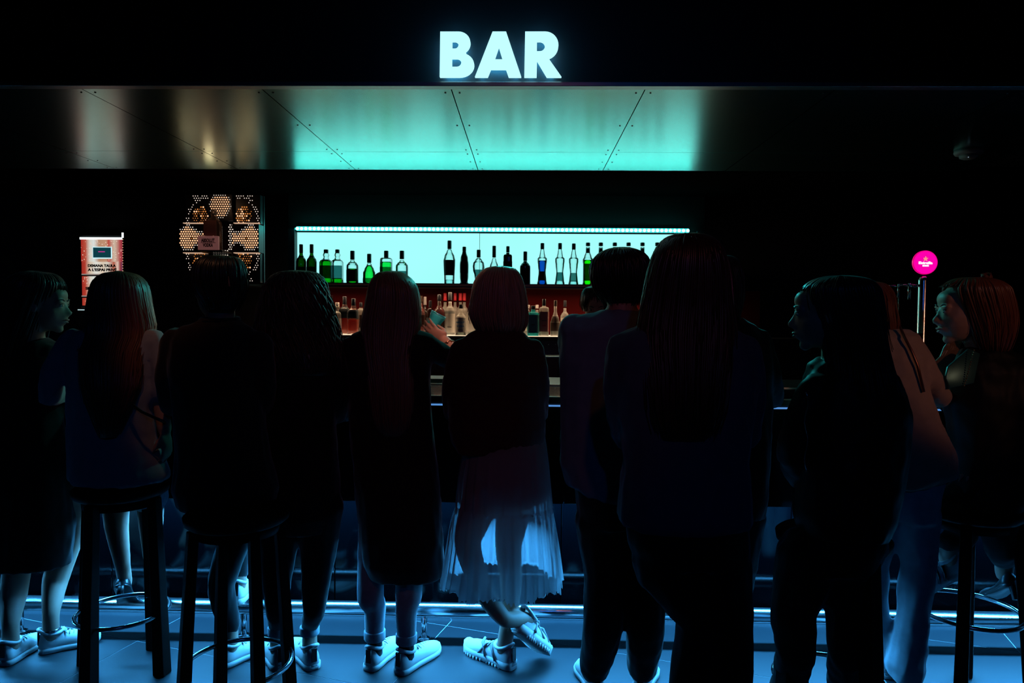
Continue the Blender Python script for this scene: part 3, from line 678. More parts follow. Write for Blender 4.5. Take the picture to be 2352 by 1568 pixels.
# ================================================================= MENU LIGHT BOARD
DM = 5.34; k = DM/F
def mpt(x, y, dy=0): q = W(160+x/7.128, 510+y/7.128, DM); return V((q.x, DM+dy, q.z))
a = mpt(212, 1365); c = mpt(862, 245)
t = thing('menu_board', ((a.x+c.x)/2, DM, a.z), 'backlit red and white menu board with Catalan text on the left wall', 'sign')
b = MB(); b.box(mpt(140, 0).x, mpt(905, 0).x, DM+.012, YB, mpt(0, 1400).z, mpt(0, 205).z); obj('frame', b, M_black, t, False, bevel=.004)
def menumat(name, dots, seed):
    mt = emat(name, (1, 1, 1), .85); n, l = nodes(mt); em = [x for x in n if x.type == 'EMISSION'][0]
    tc = n.new('ShaderNodeTexCoord'); sp = n.new('ShaderNodeSeparateXYZ'); l.new(tc.outputs['Object'], sp.inputs[0])
    xs0 = mpt(190, 0).x; xs1 = mpt(862, 0).x
    mr = n.new('ShaderNodeMapRange'); mr.inputs[1].default_value = xs0; mr.inputs[2].default_value = xs1
    l.new(sp.outputs['X'], mr.inputs[0])
    cr = n.new('ShaderNodeValToRGB'); el = cr.color_ramp.elements
    stops = [(0, (.45, .03, .02)), (.1, (.55, .10, .06)), (.2, (.75, .72, .62)), (.3, (.8, .85, .8)), (.42, (.55, .30, .18)), (.6, (.60, .32, .2)), (.66, (.55, .07, .05)), (.8, (.7, .55, .42)), (.93, (.5, .08, .08)), (1, (.3, .02, .05))]
    if not dots: stops = [(0, (.4, .03, .02)), (.08, (.5, .05, .03)), (.2, (.75, .6, .45)), (.35, (.85, .85, .78)), (.5, (.8, .65, .5)), (.62, (.75, .7, .6)), (.78, (.5, .1, .05)), (.87, (.8, .6, .5)), (.93, (.35, .05, .05)), (1, (.1, .03, .1))]
    el[0].position = 0; el[0].color = (*stops[0][1], 1); el[1].position = 1; el[1].color = (*stops[-1][1], 1)
    for p_, c_ in stops[1:-1]: x_ = el.new(p_); x_.color = (*c_, 1)
    l.new(mr.outputs[0], cr.inputs[0]); out = cr.outputs[0]
    if dots:
        vo = n.new('ShaderNodeTexVoronoi'); vo.inputs['Scale'].default_value = 55; l.new(tc.outputs['Object'], vo.inputs['Vector'])
        lt = n.new('ShaderNodeMath'); lt.operation = 'LESS_THAN'; lt.inputs[1].default_value = .22; l.new(vo.outputs['Distance'], lt.inputs[0])
        mx = n.new('ShaderNodeMix'); mx.data_type = 'RGBA'; l.new(lt.outputs[0], mx.inputs['Factor']); l.new(out, mx.inputs['A']); mx.inputs['B'].default_value = (1, .75, .62, 1); out = mx.outputs['Result']
    l.new(out, em.inputs[0]); return mt
Ma = menumat('menu_print_dotted', True, 1); Mb_ = menumat('menu_print_plain', False, 2)
for (ya, yb, mm, xa) in ((280, 645, Ma, 188), (650, 848, Mb_, 197), (885, 1005, Ma, 202), (1010, 1205, Mb_, 205), (1240, 1362, Ma, 208)):
    a = mpt(xa, yb); c = mpt(863, ya); b = MB(); b.box(a.x, c.x, DM, DM+.012, a.z, c.z); obj('printed_panel', b, mm, t, False)
M_ws = emat('white_strip_light', (.85, .98, 1.0), 1.3)
b = MB(); a = mpt(175, 283); c = mpt(863, 252); b.box(a.x, c.x, DM-.01, DM+.012, a.z, c.z); obj('top_light', b, M_ws, t, False)
b = MB(); a = mpt(145, 1443); c = mpt(620, 1430); b.box(a.x, c.x, DM-.01, DM+.012, a.z, c.z); obj('bottom_light', b, emat('dim_strip', (.5, .7, .75), .8), t, False)
for (ya, yb) in ((850, 884), (1206, 1239)):
    b = MB(); a = mpt(200, ya+12); c = mpt(863, ya); b.box(a.x, c.x, DM-.004, DM+.012, a.z, c.z); obj('divider', b, mat('divider_white', (.6, .55, .5), .4, em=(.6, .5, .45), es=.5), t, False)
    b = MB(); a = mpt(200, yb); c = mpt(863, ya+12); b.box(a.x, c.x, DM-.001, DM+.012, a.z, c.z); obj('divider', b, mat('divider_grey', (.05, .05, .05), .5), t, False)
b = MB(); a = mpt(385, 597); c = mpt(693, 405); b.box(a.x, c.x, DM-.006, DM, a.z, c.z); s_ = obj('screen_frame', b, emat('screen_glow', (.6, .95, 1), 1.0), t, False)
b = MB(); a = mpt(395, 580); c = mpt(682, 418); b.box(a.x, c.x, DM-.008, DM-.005, a.z, c.z); sub('screen', b, mat('dark_screen', (.0, .02, .03), .25, em=(.004, .045, .06), es=1), s_, False)
b = MB(); a = mpt(480, 492); c = mpt(587, 480); b.box(a.x, c.x, DM-.0095, DM-.008, a.z, c.z); sub('screen_line', b, emat('pink_line', (.65, .03, .3), 1), s_, False)
Mtx = mat('menu_text_black', (.008, .01, .01), .6)
for s_, x, y, sz_, ww in (('DEMANA TAULA', 530, 713, .028, 470), ('A L\u2019ESPAI PRIVÉ', 535, 775, .028, 485), ('SERÀS EL PRIMER', 535, 1080, .028, 560), ('CLIENT VIP', 530, 1147, .028, 330)):
    q = mpt(x, y); me = flat_text('lettering', s_, sz_, (q.x, DM-.002, q.z), Mtx, None, bold=.0016, width=ww/7.128*k, ext=.0006); obj('lettering', me, None, t)
# slim mirrored strip with lights beside the board
t = thing('light_column', (mpt(935, 0).x, DM-.04, mpt(0, 1400).z), 'thin upright strip of tiny lights beside the menu board', 'light strip')
a = mpt(945, 1400); c = mpt(918, 185)
b = MB(); b.box(a.x-.004, c.x+.014, DM-.05, YB, a.z, c.z); obj('profile', b, mat('dark_profile', (.05, .03, .02), .3, .5), t, False)
b = MB(); a1 = mpt(945, 268); b.box(c.x-.001, c.x+.013, DM-.054, DM-.05, a1.z, c.z); obj('top_light', b, M_ws, t, False)
for i in range(26):
    q = mpt(935, 300+42*i, -.054); b = MB(); b.ball(q, (.0035, .002, .0035), n=6, m_=4); obj('led', b, emat('warm_led', (1, .62, .35), .9), t)
b = MB(); b.box(mpt(170, 0).x, mpt(880, 0).x, YB-.01, YB, mpt(0, 210).z, mpt(0, -110).z)

# ================================================================= BEER TAP
d = 3.28; k = d/F; tp = W(2121, 640, d); zc_ = zE
t = thing('beer_tap', (tp.x, d, zc_), 'tall chrome beer tap with a round glowing magenta badge', 'tap')
b = MB(); b.lathe([(.05, zc_), (.05, zc_+.008), (.03, zc_+.014), (.0215, zc_+.03), (.0215, tp.z-.01), (.02, tp.z), (.012, tp.z+.012)], 28, (tp.x, d, 0)); obj('column', b, mat('tap_chrome', (.8, .75, .72), .2, 1.0), t)
bc = W(2122, 603, d)
Mm = emat('magenta_badge', (1.0, .0, .40), 1.0)
def disc(mb, c, r, y0, y1, n=48): mb.ngon([(c.x+r*math.cos(2*PI*j/n), c.z+r*.98*math.sin(2*PI*j/n)) for j in range(n)], y0, y1)
b = MB(); disc(b, bc, 27.5*k, d-.012, d-.002); bo = obj('badge', b, mat('badge_rim', (.3, .0, .1), .3, em=(.8, 0, .2), es=.8), t, False)
b = MB(); disc(b, bc, 26*k, d-.0135, d-.012); sub('badge_face', b, Mm, bo, False)
M_bw = emat('badge_white', (1, .9, .97), 1.1)
q = W(2122, 595, d); st = []
for j in range(10):
    r = (6.5 if j % 2 == 0 else 2.8)*k; a = PI/2+2*PI*j/10; st.append((q.x+r*math.cos(a), q.z+r*math.sin(a)))
b = MB(); b.ngon(st, d-.0155, d-.0135); sub('star', b, emat('badge_star', (1, .35, .3), .9), bo, False)
for s_, y_, sz_, ww in (('Estrella', 604, .016, 31), ('DAMM', 610.5, .009, 14)):
    q = W(2122, y_, d); me = flat_text('lettering', s_, sz_, (q.x, d-.0145, q.z), M_bw, None, bold=.0011, width=ww*k, ext=.0008); sub('lettering', me, None, bo)
zf = W(2100, 655, d).z
b = MB(); x1_ = W(2113, 655, d).x; x0_ = W(2086, 655, d).x
b.tube([(x1_, d, zf), ((x0_+x1_)/2, d-.004, zf-.004), (x0_, d-.01, zf)], [.006, .0085, .007], 14)
b.tube([(x0_, d-.01, W(0, 636, d).z), (x0_, d-.01, W(0, 672, d).z)], [.006, .007], 14)
xs_ = W(2079, 0, d).x; b.tube([(xs_, d-.012, W(0, 640, d).z+.004), (xs_, d-.012, W(0, 668, d).z)], .0045, 12); b.tube([(x0_, d-.01, zf), (xs_, d-.012, zf)], .005, 10)
fa = obj('faucet', b, mat('faucet_chrome', (.8, .8, .8), .12, 1.0), t)
b = MB(); b.tube([(W(2042, 0, d).x, d-.012, W(0, 643.5, d).z+.004), (W(2075, 0, d).x, d-.012, W(0, 644, d).z+.004)], [.003, .005], 12); sub('handle', b, MATS['faucet_chrome'], fa)
b = MB(); b.tube([(xs_+.002, d-.012, W(0, 668, d).z), (xs_+.004, d-.012, W(0, 700, d).z)], .0018, 8); sub('spout', b, MATS['faucet_chrome'], fa)
# drip glass rim behind the beige shoulder
q = W(2078, 764, d); t = thing('beer_glass', (q.x, d-.06, zE), 'empty beer glass whose rim shows beside the beige shoulder, below the tap', 'glass')
b = MB(); b.lathe([(.030, zE), (.034, zE+.004), (.042, zE+.14), (.044, q.z+.0), (.042, q.z), (.038, zE+.1), (.028, zE+.01)], 28, (q.x, d-.06, 0), cap=True); obj('bowl', b, G_clear, t)

# ================================================================= PEOPLE
def cloth(name, col, rough=.85, sheen=.3, noisy=.2, ns=30, metal=0, spec=.3): return mat(name, col, rough, metal, sheen=sheen, noisy=noisy, nscale=ns, spec=spec)
def frame(yaw_, tilt=0, pitch=0):
    """head frame: facing yaw (0 = towards the bar, + = to the right)"""
    f = V((math.sin(yaw_), math.cos(yaw_), 0)); r = V((f.y, -f.x, 0)); u = V((0, 0, 1))
    if pitch: f, u = f*math.cos(pitch)+u*math.sin(pitch), u*math.cos(pitch)-f*math.sin(pitch)
    if tilt: r, u = r*math.cos(tilt)+u*math.sin(tilt), u*math.cos(tilt)-r*math.sin(tilt)
    return f, r, u
def head(mb, c, fr, s=1.0):
    f, r, u = fr; c = V(c)
    def P(x, y, z): return c+(r*x+f*y+u*z)*s
    def E(x, y, z, a, b, d, n=14): mb.ball(P(x, y, z), (a*s, b*s, d*s), (r, f, u), n)
    E(0, -.012, .035, .076, .096, .088, 20); E(0, .03, -.02, .064, .068, .088, 16); E(0, .035, -.062, .05, .05, .045); E(0, .066, -.098, .022, .02, .018)
    E(0, .066, .048, .05, .03, .034)
    for q in (-1, 1):
        E(q*.03, .083, .022, .024, .013, .008); E(q*.038, .060, -.024, .020, .018, .022); E(q*.031, .078, .004, .0135, .0135, .0135)
        E(q*.075, -.004, -.004, .007, .02, .031); E(q*.079, -.012, .002, .005, .015, .02); E(q*.011, .097, -.036, .010, .011, .009)
    mb.tube([P(0, .088, .016), P(0, .097, -.008), P(0, .110, -.027), P(0, .107, -.036)], [.007*s, .008*s, .0105*s, .009*s], 10)
    E(0, .092, -.057, .024, .010, .0065); E(0, .090, -.068, .020, .011, .007); E(0, .078, -.062, .03, .018, .02)
def features(root, c, fr, s=1.0, brow=None):
    f, r, u = fr; c = V(c)
    def P(x, y, z): return c+(r*x+f*y+u*z)*s
    for q in (-1, 1):
        mb = MB(); mb.ball(P(q*.031, .0835, .004), (.0095*s, .0095*s, .007*s), (r, f, u), 12); e_ = part('eye', mb, mat('eye_white', (.5, .5, .5), .2), root)
        mb = MB(); mb.ball(P(q*.031, .0912, .004), (.0045*s, .002*s, .0045*s), (r, f, u), 10, 7); sub('iris', mb, mat('iris', (.02, .015, .01), .2), e_)
        mb = MB(); mb.tube([P(q*.014, .0935, .024), P(q*.03, .093, .031), P(q*.047, .081, .026)], [.002*s, .0032*s, .0014*s], 6); part('eyebrow', mb, brow or H_dark, root)
        mb = MB(); mb.tube([P(q*.020, .088, .009), P(q*.031, .0935, .0125), P(q*.042, .085, .009)], [.0012*s, .002*s, .0012*s], 6); part('eyelid', mb, H_dark, root)
    mb = MB(); mb.tube([P(-.023, .090, -.060), P(-.008, .1015, -.0565), P(0, .1015, -.058), P(.008, .1015, -.0565), P(.023, .090, -.060)], [.001*s, .0042*s, .0036*s, .0042*s, .001*s], 8)
    mb.tube([P(-.021, .089, -.063), P(0, .1005, -.0675), P(.021, .089, -.063)], [.001*s, .0052*s, .001*s], 8); part('lips', mb, mat('lips', (.42, .14, .12), .4), root)
def ell(c, a, b, rx, ry, n=20, p=2.0):
    out = []
    for j in range(n):
        t_ = 2*PI*j/n; x, y = math.cos(t_), math.sin(t_)
        k_ = 1/((abs(x)**p+abs(y)**p)**(1/p)) if p != 2 else 1
        out.append(c+a*rx*x*k_+b*ry*y*k_)
    return out
def torso(mb, rings, d, shrink=0, p=2.3, dd=0):
    rs = []
    for rg in rings:
        py, l, r, ry = rg[:4]; do = rg[4] if len(rg) > 4 else 0
        c = W((l+r)/2, py, d+do); hw = (r-l)/2*(d+do)/F-shrink
        rs.append(ell(c, V((1, 0, 0)), V((0, 1, 0)), max(hw, .02), max(ry-shrink, .02), 22, p))
    mb.loft(rs)
def hand(mb, wr, dr, pn, curl=.5, s=1.0, side=1, spread=.12, tb=.45):
    """palm, four fingers and a thumb: wr wrist, dr direction of the hand, pn palm normal (fingers curl towards it)"""
    dr = V(dr).normalized(); pn = V(pn); pn = (pn-dr*pn.dot(dr)).normalized(); ac = dr.cross(pn)*side
    wr = V(wr)
    mb.ball(wr+dr*.045*s, (.038*s, .05*s, .0145*s), (ac, dr, pn), 14)
    mb.ball(wr+dr*.015*s, (.027*s, .032*s, .016*s), (ac, dr, pn), 12)
    L = [.066, .076, .071, .056]
    for i in range(4):
        o = (i-1.5); a = (dr+ac*spread*-o*-1).normalized()
        p_ = wr+dr*(.078-.004*abs(o))*s+ac*o*.0185*s; pts = [p_-a*.02*s, p_]; ang = 0
        for sg in (.42, .32, .26):
            ang += curl*(.75 if sg == .42 else 1.0)
            q = a*math.cos(ang)+pn*math.sin(ang); p_ = p_+q*L[i]*sg*s; pts.append(p_)
        mb.tube(pts, [.0085*s, .0088*s, .008*s, .0072*s, .006*s], 8)
        mb.ball(pts[-1], (.006*s,)*3, n=8, m_=6)
    p_ = wr+dr*.02*s-ac*.026*s; q = (dr*.65-ac*.6*(1 if tb < .6 else .5)+pn*tb).normalized()
    pts = [p_, p_+q*.032*s]; q2 = (dr*.85-ac*.05*(1 if tb < .6 else -3)+pn*(.3+curl*.5)).normalized(); pts += [pts[-1]+q2*.028*s, pts[-1]+q2*.05*s]
    mb.tube(pts, [.013*s, .011*s, .009*s, .007*s], 8); mb.ball(pts[-1], (.007*s,)*3, n=8, m_=6)
def curl(mb, p, r): mb.ball(p, (r, r, r), n=10, m_=7)
def cr(pts, t_):
    """catmull-rom through a list of tuples"""
    n = len(pts)-1; x = min(max(t_, 0), .9999)*n; i = int(x); q = x-i
    g_ = lambda j: pts[min(max(j, 0), n)]
    return [.5*((2*b_)+(c_-a_)*q+(2*a_-5*b_+4*c_-d_)*q*q+(-a_+3*b_-3*c_+d_)*q**3) for a_, b_, c_, d_ in zip(g_(i-1), g_(i), g_(i+1), g_(i+2))]
def hair(parent, rings, d, face, mt, opening=50, openfrom=2, n=150, wid=.010, wave=.0, curlf=0, top=None, seed=1, jit=.06, tip=.85, name='hair'):
    """rings: (py, left px, right px, half depth, depth offset) from the crown down"""
    rnd = random.Random(seed)
    tab = []; r0 = rings[0]; rings = [(r0[0]-1.5, (r0[1]+r0[2])/2-3, (r0[1]+r0[2])/2+3, .005)+tuple(r0[4:])]+list(rings); openfrom += 1; wid *= .72; n = int(n*1.6)
    for rg in rings:
        py, l, r, ry = rg[:4]; do = rg[4] if len(rg) > 4 else 0
        c = W((l+r)/2, py, d+do); tab.append((c.x, c.y, c.z, (r-l)/2*(d+do)/F, ry))
    nr = len(tab); of = openfrom/(nr-1)
    fa = math.atan2(math.cos(face), math.sin(face))    # angle of the facing direction in the XY plane
    def pt(phi, t_, k_=1.0):
        cx, cy, cz, rx, ry = cr(tab, t_); return V((cx+math.cos(phi)*rx*k_, cy+math.sin(phi)*ry*k_, cz))
    def inface(phi): return abs((phi-fa+PI) % (2*PI)-PI) < R_(opening)
    mb = MB()
    NP, NT = 44, 18
    # under layer
    grid = [[pt(2*PI*j/NP, i/(NT-1), .93) for j in range(NP)] for i in range(NT)]
    inn = [[pt(2*PI*j/NP, i/(NT-1), .80) for j in range(NP)] for i in range(NT)]
    vs = [p_ for rw in grid for p_ in rw]+[p_ for rw in inn for p_ in rw]; o_ = NP*NT; fs = []
    ok = lambda i, j: not (inface(2*PI*(j+.5)/NP) and (i+.5)/(NT-1) > of)
    for i in range(NT-1):
        for j in range(NP):
            k_ = (j+1) % NP
            if ok(i, j):
                fs.append((i*NP+j, i*NP+k_, (i+1)*NP+k_, (i+1)*NP+j)); fs.append((o_+i*NP+j, o_+(i+1)*NP+j, o_+(i+1)*NP+k_, o_+i*NP+k_))
    for j in range(NP):
        k_ = (j+1) % NP
        if ok(NT-2, j): fs.append(((NT-1)*NP+j, (NT-1)*NP+k_, o_+(NT-1)*NP+k_, o_+(NT-1)*NP+j))
    fs.append(tuple(range(NP)))
    mb.add(vs, fs)
    # locks
    M_ = 16
    for q in range(n):
        phi = rnd.uniform(0, 2*PI); t1 = rnd.uniform(tip, 1.0)
        if inface(phi): t1 = of*rnd.uniform(.8, 1.05)
        t0 = rnd.uniform(0, .03); off = 1+rnd.uniform(-jit*.6, jit); ph = rnd.uniform(0, 6.28); dphi = rnd.uniform(-.15, .15)
        fr_ = curlf*rnd.uniform(.8, 1.2); pts = []; rad = []
        for i in range(M_):
            t_ = t0+(t1-t0)*i/(M_-1); am = wave*min(1, t_*2.5)
            p_ = pt(phi+dphi*t_, t_, off+rnd.uniform(-.004, .004))
            if wave: p_ += V((math.cos(phi)*math.cos(fr_*t_*6.28+ph), math.sin(phi)*math.cos(fr_*t_*6.28+ph), 0))*am + V((-math.sin(phi), math.cos(phi), 0))*am*math.sin(fr_*t_*6.28+ph)
            pts.append(p_); rad.append(wid*(.55+.45*math.sin(PI*min(1, i/(M_-1)+.25))) * (1 if i < M_-2 else .5 if i == M_-2 else .12))
        mb.tube(pts, rad, 5)
    for q in range(n//3):
        phi = rnd.uniform(0, 2*PI); t1 = of if inface(phi) else rnd.uniform(.5, 1.02); t0 = rnd.uniform(0, t1*.5); k0 = 1+jit*.8; k1 = 1+jit+rnd.uniform(.0, .12); dp = rnd.uniform(-.3, .3)
        mb.tube([pt(phi+dp*i/9, min(1, t0+(t1-t0)*i/9), k0+(k1-k0)*(i/9)**2) for i in range(10)], .0011, 3)
    return part(name, mb, mt, parent)
def part(name, mb, mt, parent, smooth=True, bevel=0):
    me = mb if isinstance(mb, bpy.types.Mesh) else mb.mesh(name, smooth)
    if mt and not me.materials: me.materials.append(mt)
    o = bpy.data.objects.new(name, me); C.objects.link(o); o.parent = parent
    root = parent
    if parent.type == 'EMPTY': o.matrix_parent_inverse = Matrix.Translation(-V(parent.location))
    if bevel:
        b_ = o.modifiers.new('bevel', 'BEVEL'); b_.width = bevel; b_.segments = 2; b_.limit_method = 'ANGLE'
    return o
Msole = mat('white_rubber', (.72, .72, .70), .5); Mshoe = mat('white_leather', (.75, .75, .74), .42, noisy=.06); Mlace = mat('white_lace', (.8, .8, .8), .8)
Mshoed = mat('black_leather', (.02, .02, .022), .35); Mgrey = mat('grey_knit', (.34, .35, .37), .7, noisy=.3, nscale=40)
def shoe(parent, heel, toe, kind='sneaker', roll_=0, L=None, sc_=1.0):
    heel = V(heel); toe = V(toe); y = (toe-heel); LL = (L or min(max(y.length, .24), .29))*sc_; y.normalize()
    x = y.cross(V((0, 0, 1))).normalized(); z = x.cross(y)
    Mx = Matrix((x, y, z)).transposed().to_4x4(); Mx.translation = heel
    if roll_: Mx = Mx @ Matrix.Rotation(roll_, 4, 'Y')
    st = [0, .03, .1, .22, .38, .55, .7, .83, .93, .985]
    hw = [.014, .026, .033, .034, .034, .040, .046, .044, .033, .014]
    chunky = kind == 'chunky'
    th = .032 if chunky else .024
    us = MB(); rings = []
    for s_, w_ in zip(st, hw):
        w2 = w_+.004; rings.append([Mx @ V((w2*a_, LL*s_, z_+(.012 if s_ > .95 else 0))) for a_, z_ in ((-1, .004), (-.9, 0), (.9, 0), (1, .004), (1.02, th), (.0, th+.004), (-1.02, th))])
    us.loft(rings)
    if chunky:
        for i in range(15):
            s_ = .05+.9*i/15; w_ = cr([(h_,) for h_ in hw], (s_))[0]+.006; us.box(-w_, w_, LL*s_, LL*(s_+.032), -.006, .012, Mx)
    if kind == 'heel':
        us = MB(); us.box(-.012, .012, 0, .02, -.05, .02, Mx)
        us.loft([[Mx @ V((w_*a_, LL*s_, z_)) for a_, z_ in ((-1, 0), (1, 0), (1, .008), (-1, .008))] for s_, w_ in zip(st, hw)])
    hs = [.04, .066, .072, .064, .058, .054, .046, .037, .028, .012]
    if kind == 'heel': hs = [.03, .05, .05, .04, .026, .024, .03, .03, .024, .01]
    up_ = MB(); rings = []
    b0 = .018 if kind != 'heel' else .004
    for s_, w_, h_ in zip(st, hw, hs):
        ring = []
        for j in range(18):
            a_ = PI*j/17; xx = math.cos(a_)*w_*(1-.12*math.sin(a_)**2); zz = math.sin(a_)**.75*h_
            ring.append(Mx @ V((xx, LL*s_, b0+zz)))
        ring += [Mx @ V((-w_*.5, LL*s_, b0-.002)), Mx @ V((w_*.5, LL*s_, b0-.002))]; rings.append(ring)
    up_.loft(rings)
    # collar
    if kind != 'heel':
        cp = [Mx @ V((math.sin(a_)*.031, LL*.2+math.cos(a_)*.047, b0+.072+.006*math.cos(2*a_)-.010*math.cos(a_))) for a_ in [2*PI*j/16 for j in range(16)]]
        up_.tube(cp, .0075, 8, closed=True)
    mt = {'sneaker': Mshoe, 'chunky': Mshoe, 'heel': Mshoed, 'stripe': Mshoe}[kind]
    u_ = part({'heel': 'heeled_shoe'}.get(kind, 'sneaker'), up_, mt, parent)
    part('sole', us, Msole if kind != 'heel' else Mshoed, u_, True)
    if kind != 'heel':
        la = MB()
        for i in range(5):
            s_ = .42+.065*i; h_ = cr([(h2,) for h2 in hs], cr([(0,), (1,)], 0)[0] if False else (i*.06+.48))[0]
            h_ = .064-.0042*i; w_ = .019
            la.tube([Mx @ V((-w_, LL*s_, b0+h_-.010)), Mx @ V((0, LL*(s_+.01), b0+h_+.001)), Mx @ V((w_, LL*s_, b0+h_-.010))], .0028, 6)
        for q in (-1, 1):
            la.tube([Mx @ V((q*.004, LL*.43, b0+.064)), Mx @ V((q*.022, LL*.40, b0+.07)), Mx @ V((q*.026, LL*.45, b0+.055)), Mx @ V((q*.006, LL*.44, b0+.064))], .002, 6)
        part('laces', la, Mlace, u_)
        ht = MB(); ht.box(-.012, .012, -.003, .006, b0+.02, b0+.078, Mx); part('heel_tab', ht, Mshoed if kind != 'stripe' else Mshoe, u_, False, .002)
    if kind == 'chunky':
        sp = MB()
        for sa, sb in ((.25, .6), (.6, .32), (.45, .75)):
            sp.tube([Mx @ V((-.042, LL*sa, .03)), Mx @ V((-.022, LL*(sa*.6+sb*.4), .075)), Mx @ V((.012, LL*(sa*.4+sb*.6), .076)), Mx @ V((.043, LL*sb, .034))], .0055, 8)
        part('strap', sp, Mgrey, u_)
    if kind == 'stripe':
        for i in range(3):
            for q in (-1, 1):
                sp = MB(); s_ = .36+.1*i; sp.tube([Mx @ V((q*.046, LL*(s_+.08), .026)), Mx @ V((q*.043, LL*(s_+.03), .05)), Mx @ V((q*.026, LL*(s_-.01), .076))], .0055, 6, flat=1)
                part('stripe', sp, Mshoed, u_)
    return Mx @ V((0, LL*.2, b0+.055))

class Person:
    def __init__(s, base, label, d, seed, group=None):
        s.root = thing('person', base, label, 'person', group); s.body = MB(); s.d = d; s.seed = seed
    def limb(s, pts, garment=None, extra=.012, shrink=.0):
        ws = [W(*p_[:3]) if len(p_) == 4 else V(p_[0]) for p_ in pts]; rs = [p_[-1] for p_ in pts]
        s.body.capsule(ws, [r_-extra if garment is not None else r_ for r_ in rs])
        if garment is not None: garment.capsule(ws, rs)
        return ws
    def cloth(s, name, mb, mt, vox=.010, folds=.007, it=2, fs=(13, 13, 5), label=None):
        o = part(name, remesh(mb, name, vox, it, folds, fs, s.seed), mt, s.root)
        if label: o['label'] = label
        return o
    def done(s, vox=.0085, mt=None, it=2):
        me = remesh(s.body, 'body', vox, it); part('body', me, mt or M_skin, s.root)
def cuff(parent, a, b_, r, mt, name='cuff'):
    mb = MB(); a = V(a); b_ = V(b_); mb.tube([a, a.lerp(b_, .08), a.lerp(b_, .92), b_], [r*.96, r, r, r*.96], 20); return part(name, mb, mt, parent)

H_dark = mat('dark_brown_hair', (.03, .014, .010), .38, spec=.6, sheen=.1)
H_black = mat('black_hair', (.012, .010, .010), .35, spec=.6)
H_red = mat('auburn_hair', (.20, .06, .03), .36, spec=.7)
H_blond = mat('dark_blond_hair', (.22, .13, .08), .36, spec=.8)
H_bob = mat('ash_blond_hair', (.45, .27, .19), .38, spec=.8)
C_blackknit = cloth('black_knit', (.006, .006, .007)); C_maroon = cloth('wine_sweater', (.07, .018, .018))
C_denim = cloth('blue_jacket_cloth', (.05, .10, .17)); C_light = cloth('pale_jacket_cloth', (.38, .40, .44))
C_shirt = cloth('blue_shirt_cloth', (.17, .26, .36)); C_legs = cloth('light_jeans', (.42, .5, .55), noisy=.25, ns=60); C_trous = cloth('black_trousers', (.005, .005, .006))
C_coat = cloth('dark_coat_cloth', (.020, .012, .012)); C_leather = mat('black_leather_jacket', (.009, .008, .008), .55, spec=.2, noisy=.3, nscale=14, bump=.15)
C_beige = cloth('beige_top_cloth', (.50, .36, .28)); C_white = cloth('white_trouser_cloth', (.55, .62, .68)); C_pattern = cloth('dark_patterned_dress', (.035, .016, .014), noisy=.9, ns=22)
C_skirt = None
EY = {}

# ---- 1 woman at the far left, profile to the right
def p1():
    d = 2.92; hl = G(6, 1531); tl = G(72, 1487); hr = G(88, 1500); tr = G(164, 1483)
    P = Person(((hl+hr)/2).to_tuple()[:2]+(0,), 'woman in a dark midi dress and white sneakers at the far left, facing right', d, 1)
    fr = frame(R_(78), 0, R_(-2)); hc = W(97, 702, d)
    head(P.body, hc, fr, 1.0); features(P.root, hc, fr, 1.0)
    P.limb([(72, 745, d-.02, .05), (70, 800, d-.01, .055)])
    g_ = MB()
    T = [(775, 40, 105, .05), (792, 5, 135, .08), (820, -25, 150, .10), (880, -35, 148, .115), (960, -25, 140, .11), (1030, -40, 150, .125), (1120, -55, 165, .14), (1230, -50, 168, .13), (1296, -42, 160, .125)]
    torso(g_, T, d); torso(P.body, T[:6], d, .015)
    P.limb([(120, 825, d, .052), (148, 930, d+.05, .045), (150, 845, 3.2, .036)], g_)
    P.limb([(-5, 825, d, .052), (-25, 930, d+.05, .045), (20, 845, 3.15, .036)], g_)
    P.cloth('dress', g_, C_pattern, folds=.010)
    aL = shoe(P.root, hl, tl, 'sneaker'); aR = shoe(P.root, hr, tr, 'sneaker')
    P.limb([(30, 1180, d, .075), (40, 1290, d+.02, .056), (30, 1370, d, .054)]+[(aL+V((0, 0, .09)), .034), (aL+V((0, 0, -.01)), .034)])
    P.limb([(150, 1130, d+.06, .078), (165, 1215, d+.1, .056), (128, 1330, d+.1, .054)]+[(aR+V((0, 0, .09)), .034), (aR+V((0, 0, -.01)), .034)])
    P.done()
    hair(P.root, [(626, 66, 90, .03), (632, 45, 122, .07), (655, 15, 140, .095), (690, 5, 128, .10), (740, -2, 108, .10), (800, -15, 90, .11), (900, -20, 75, .10), (960, -12, 55, .06)], d, R_(70), H_dark, 34, 3, 170, .009, seed=3)
    r0 = cuff(P.root, aR+V((0, 0, .012)), aR+V((0, 0, .028)), .037, M_chrome, 'anklet'); r0['label'] = 'shiny metal anklet'
p1()
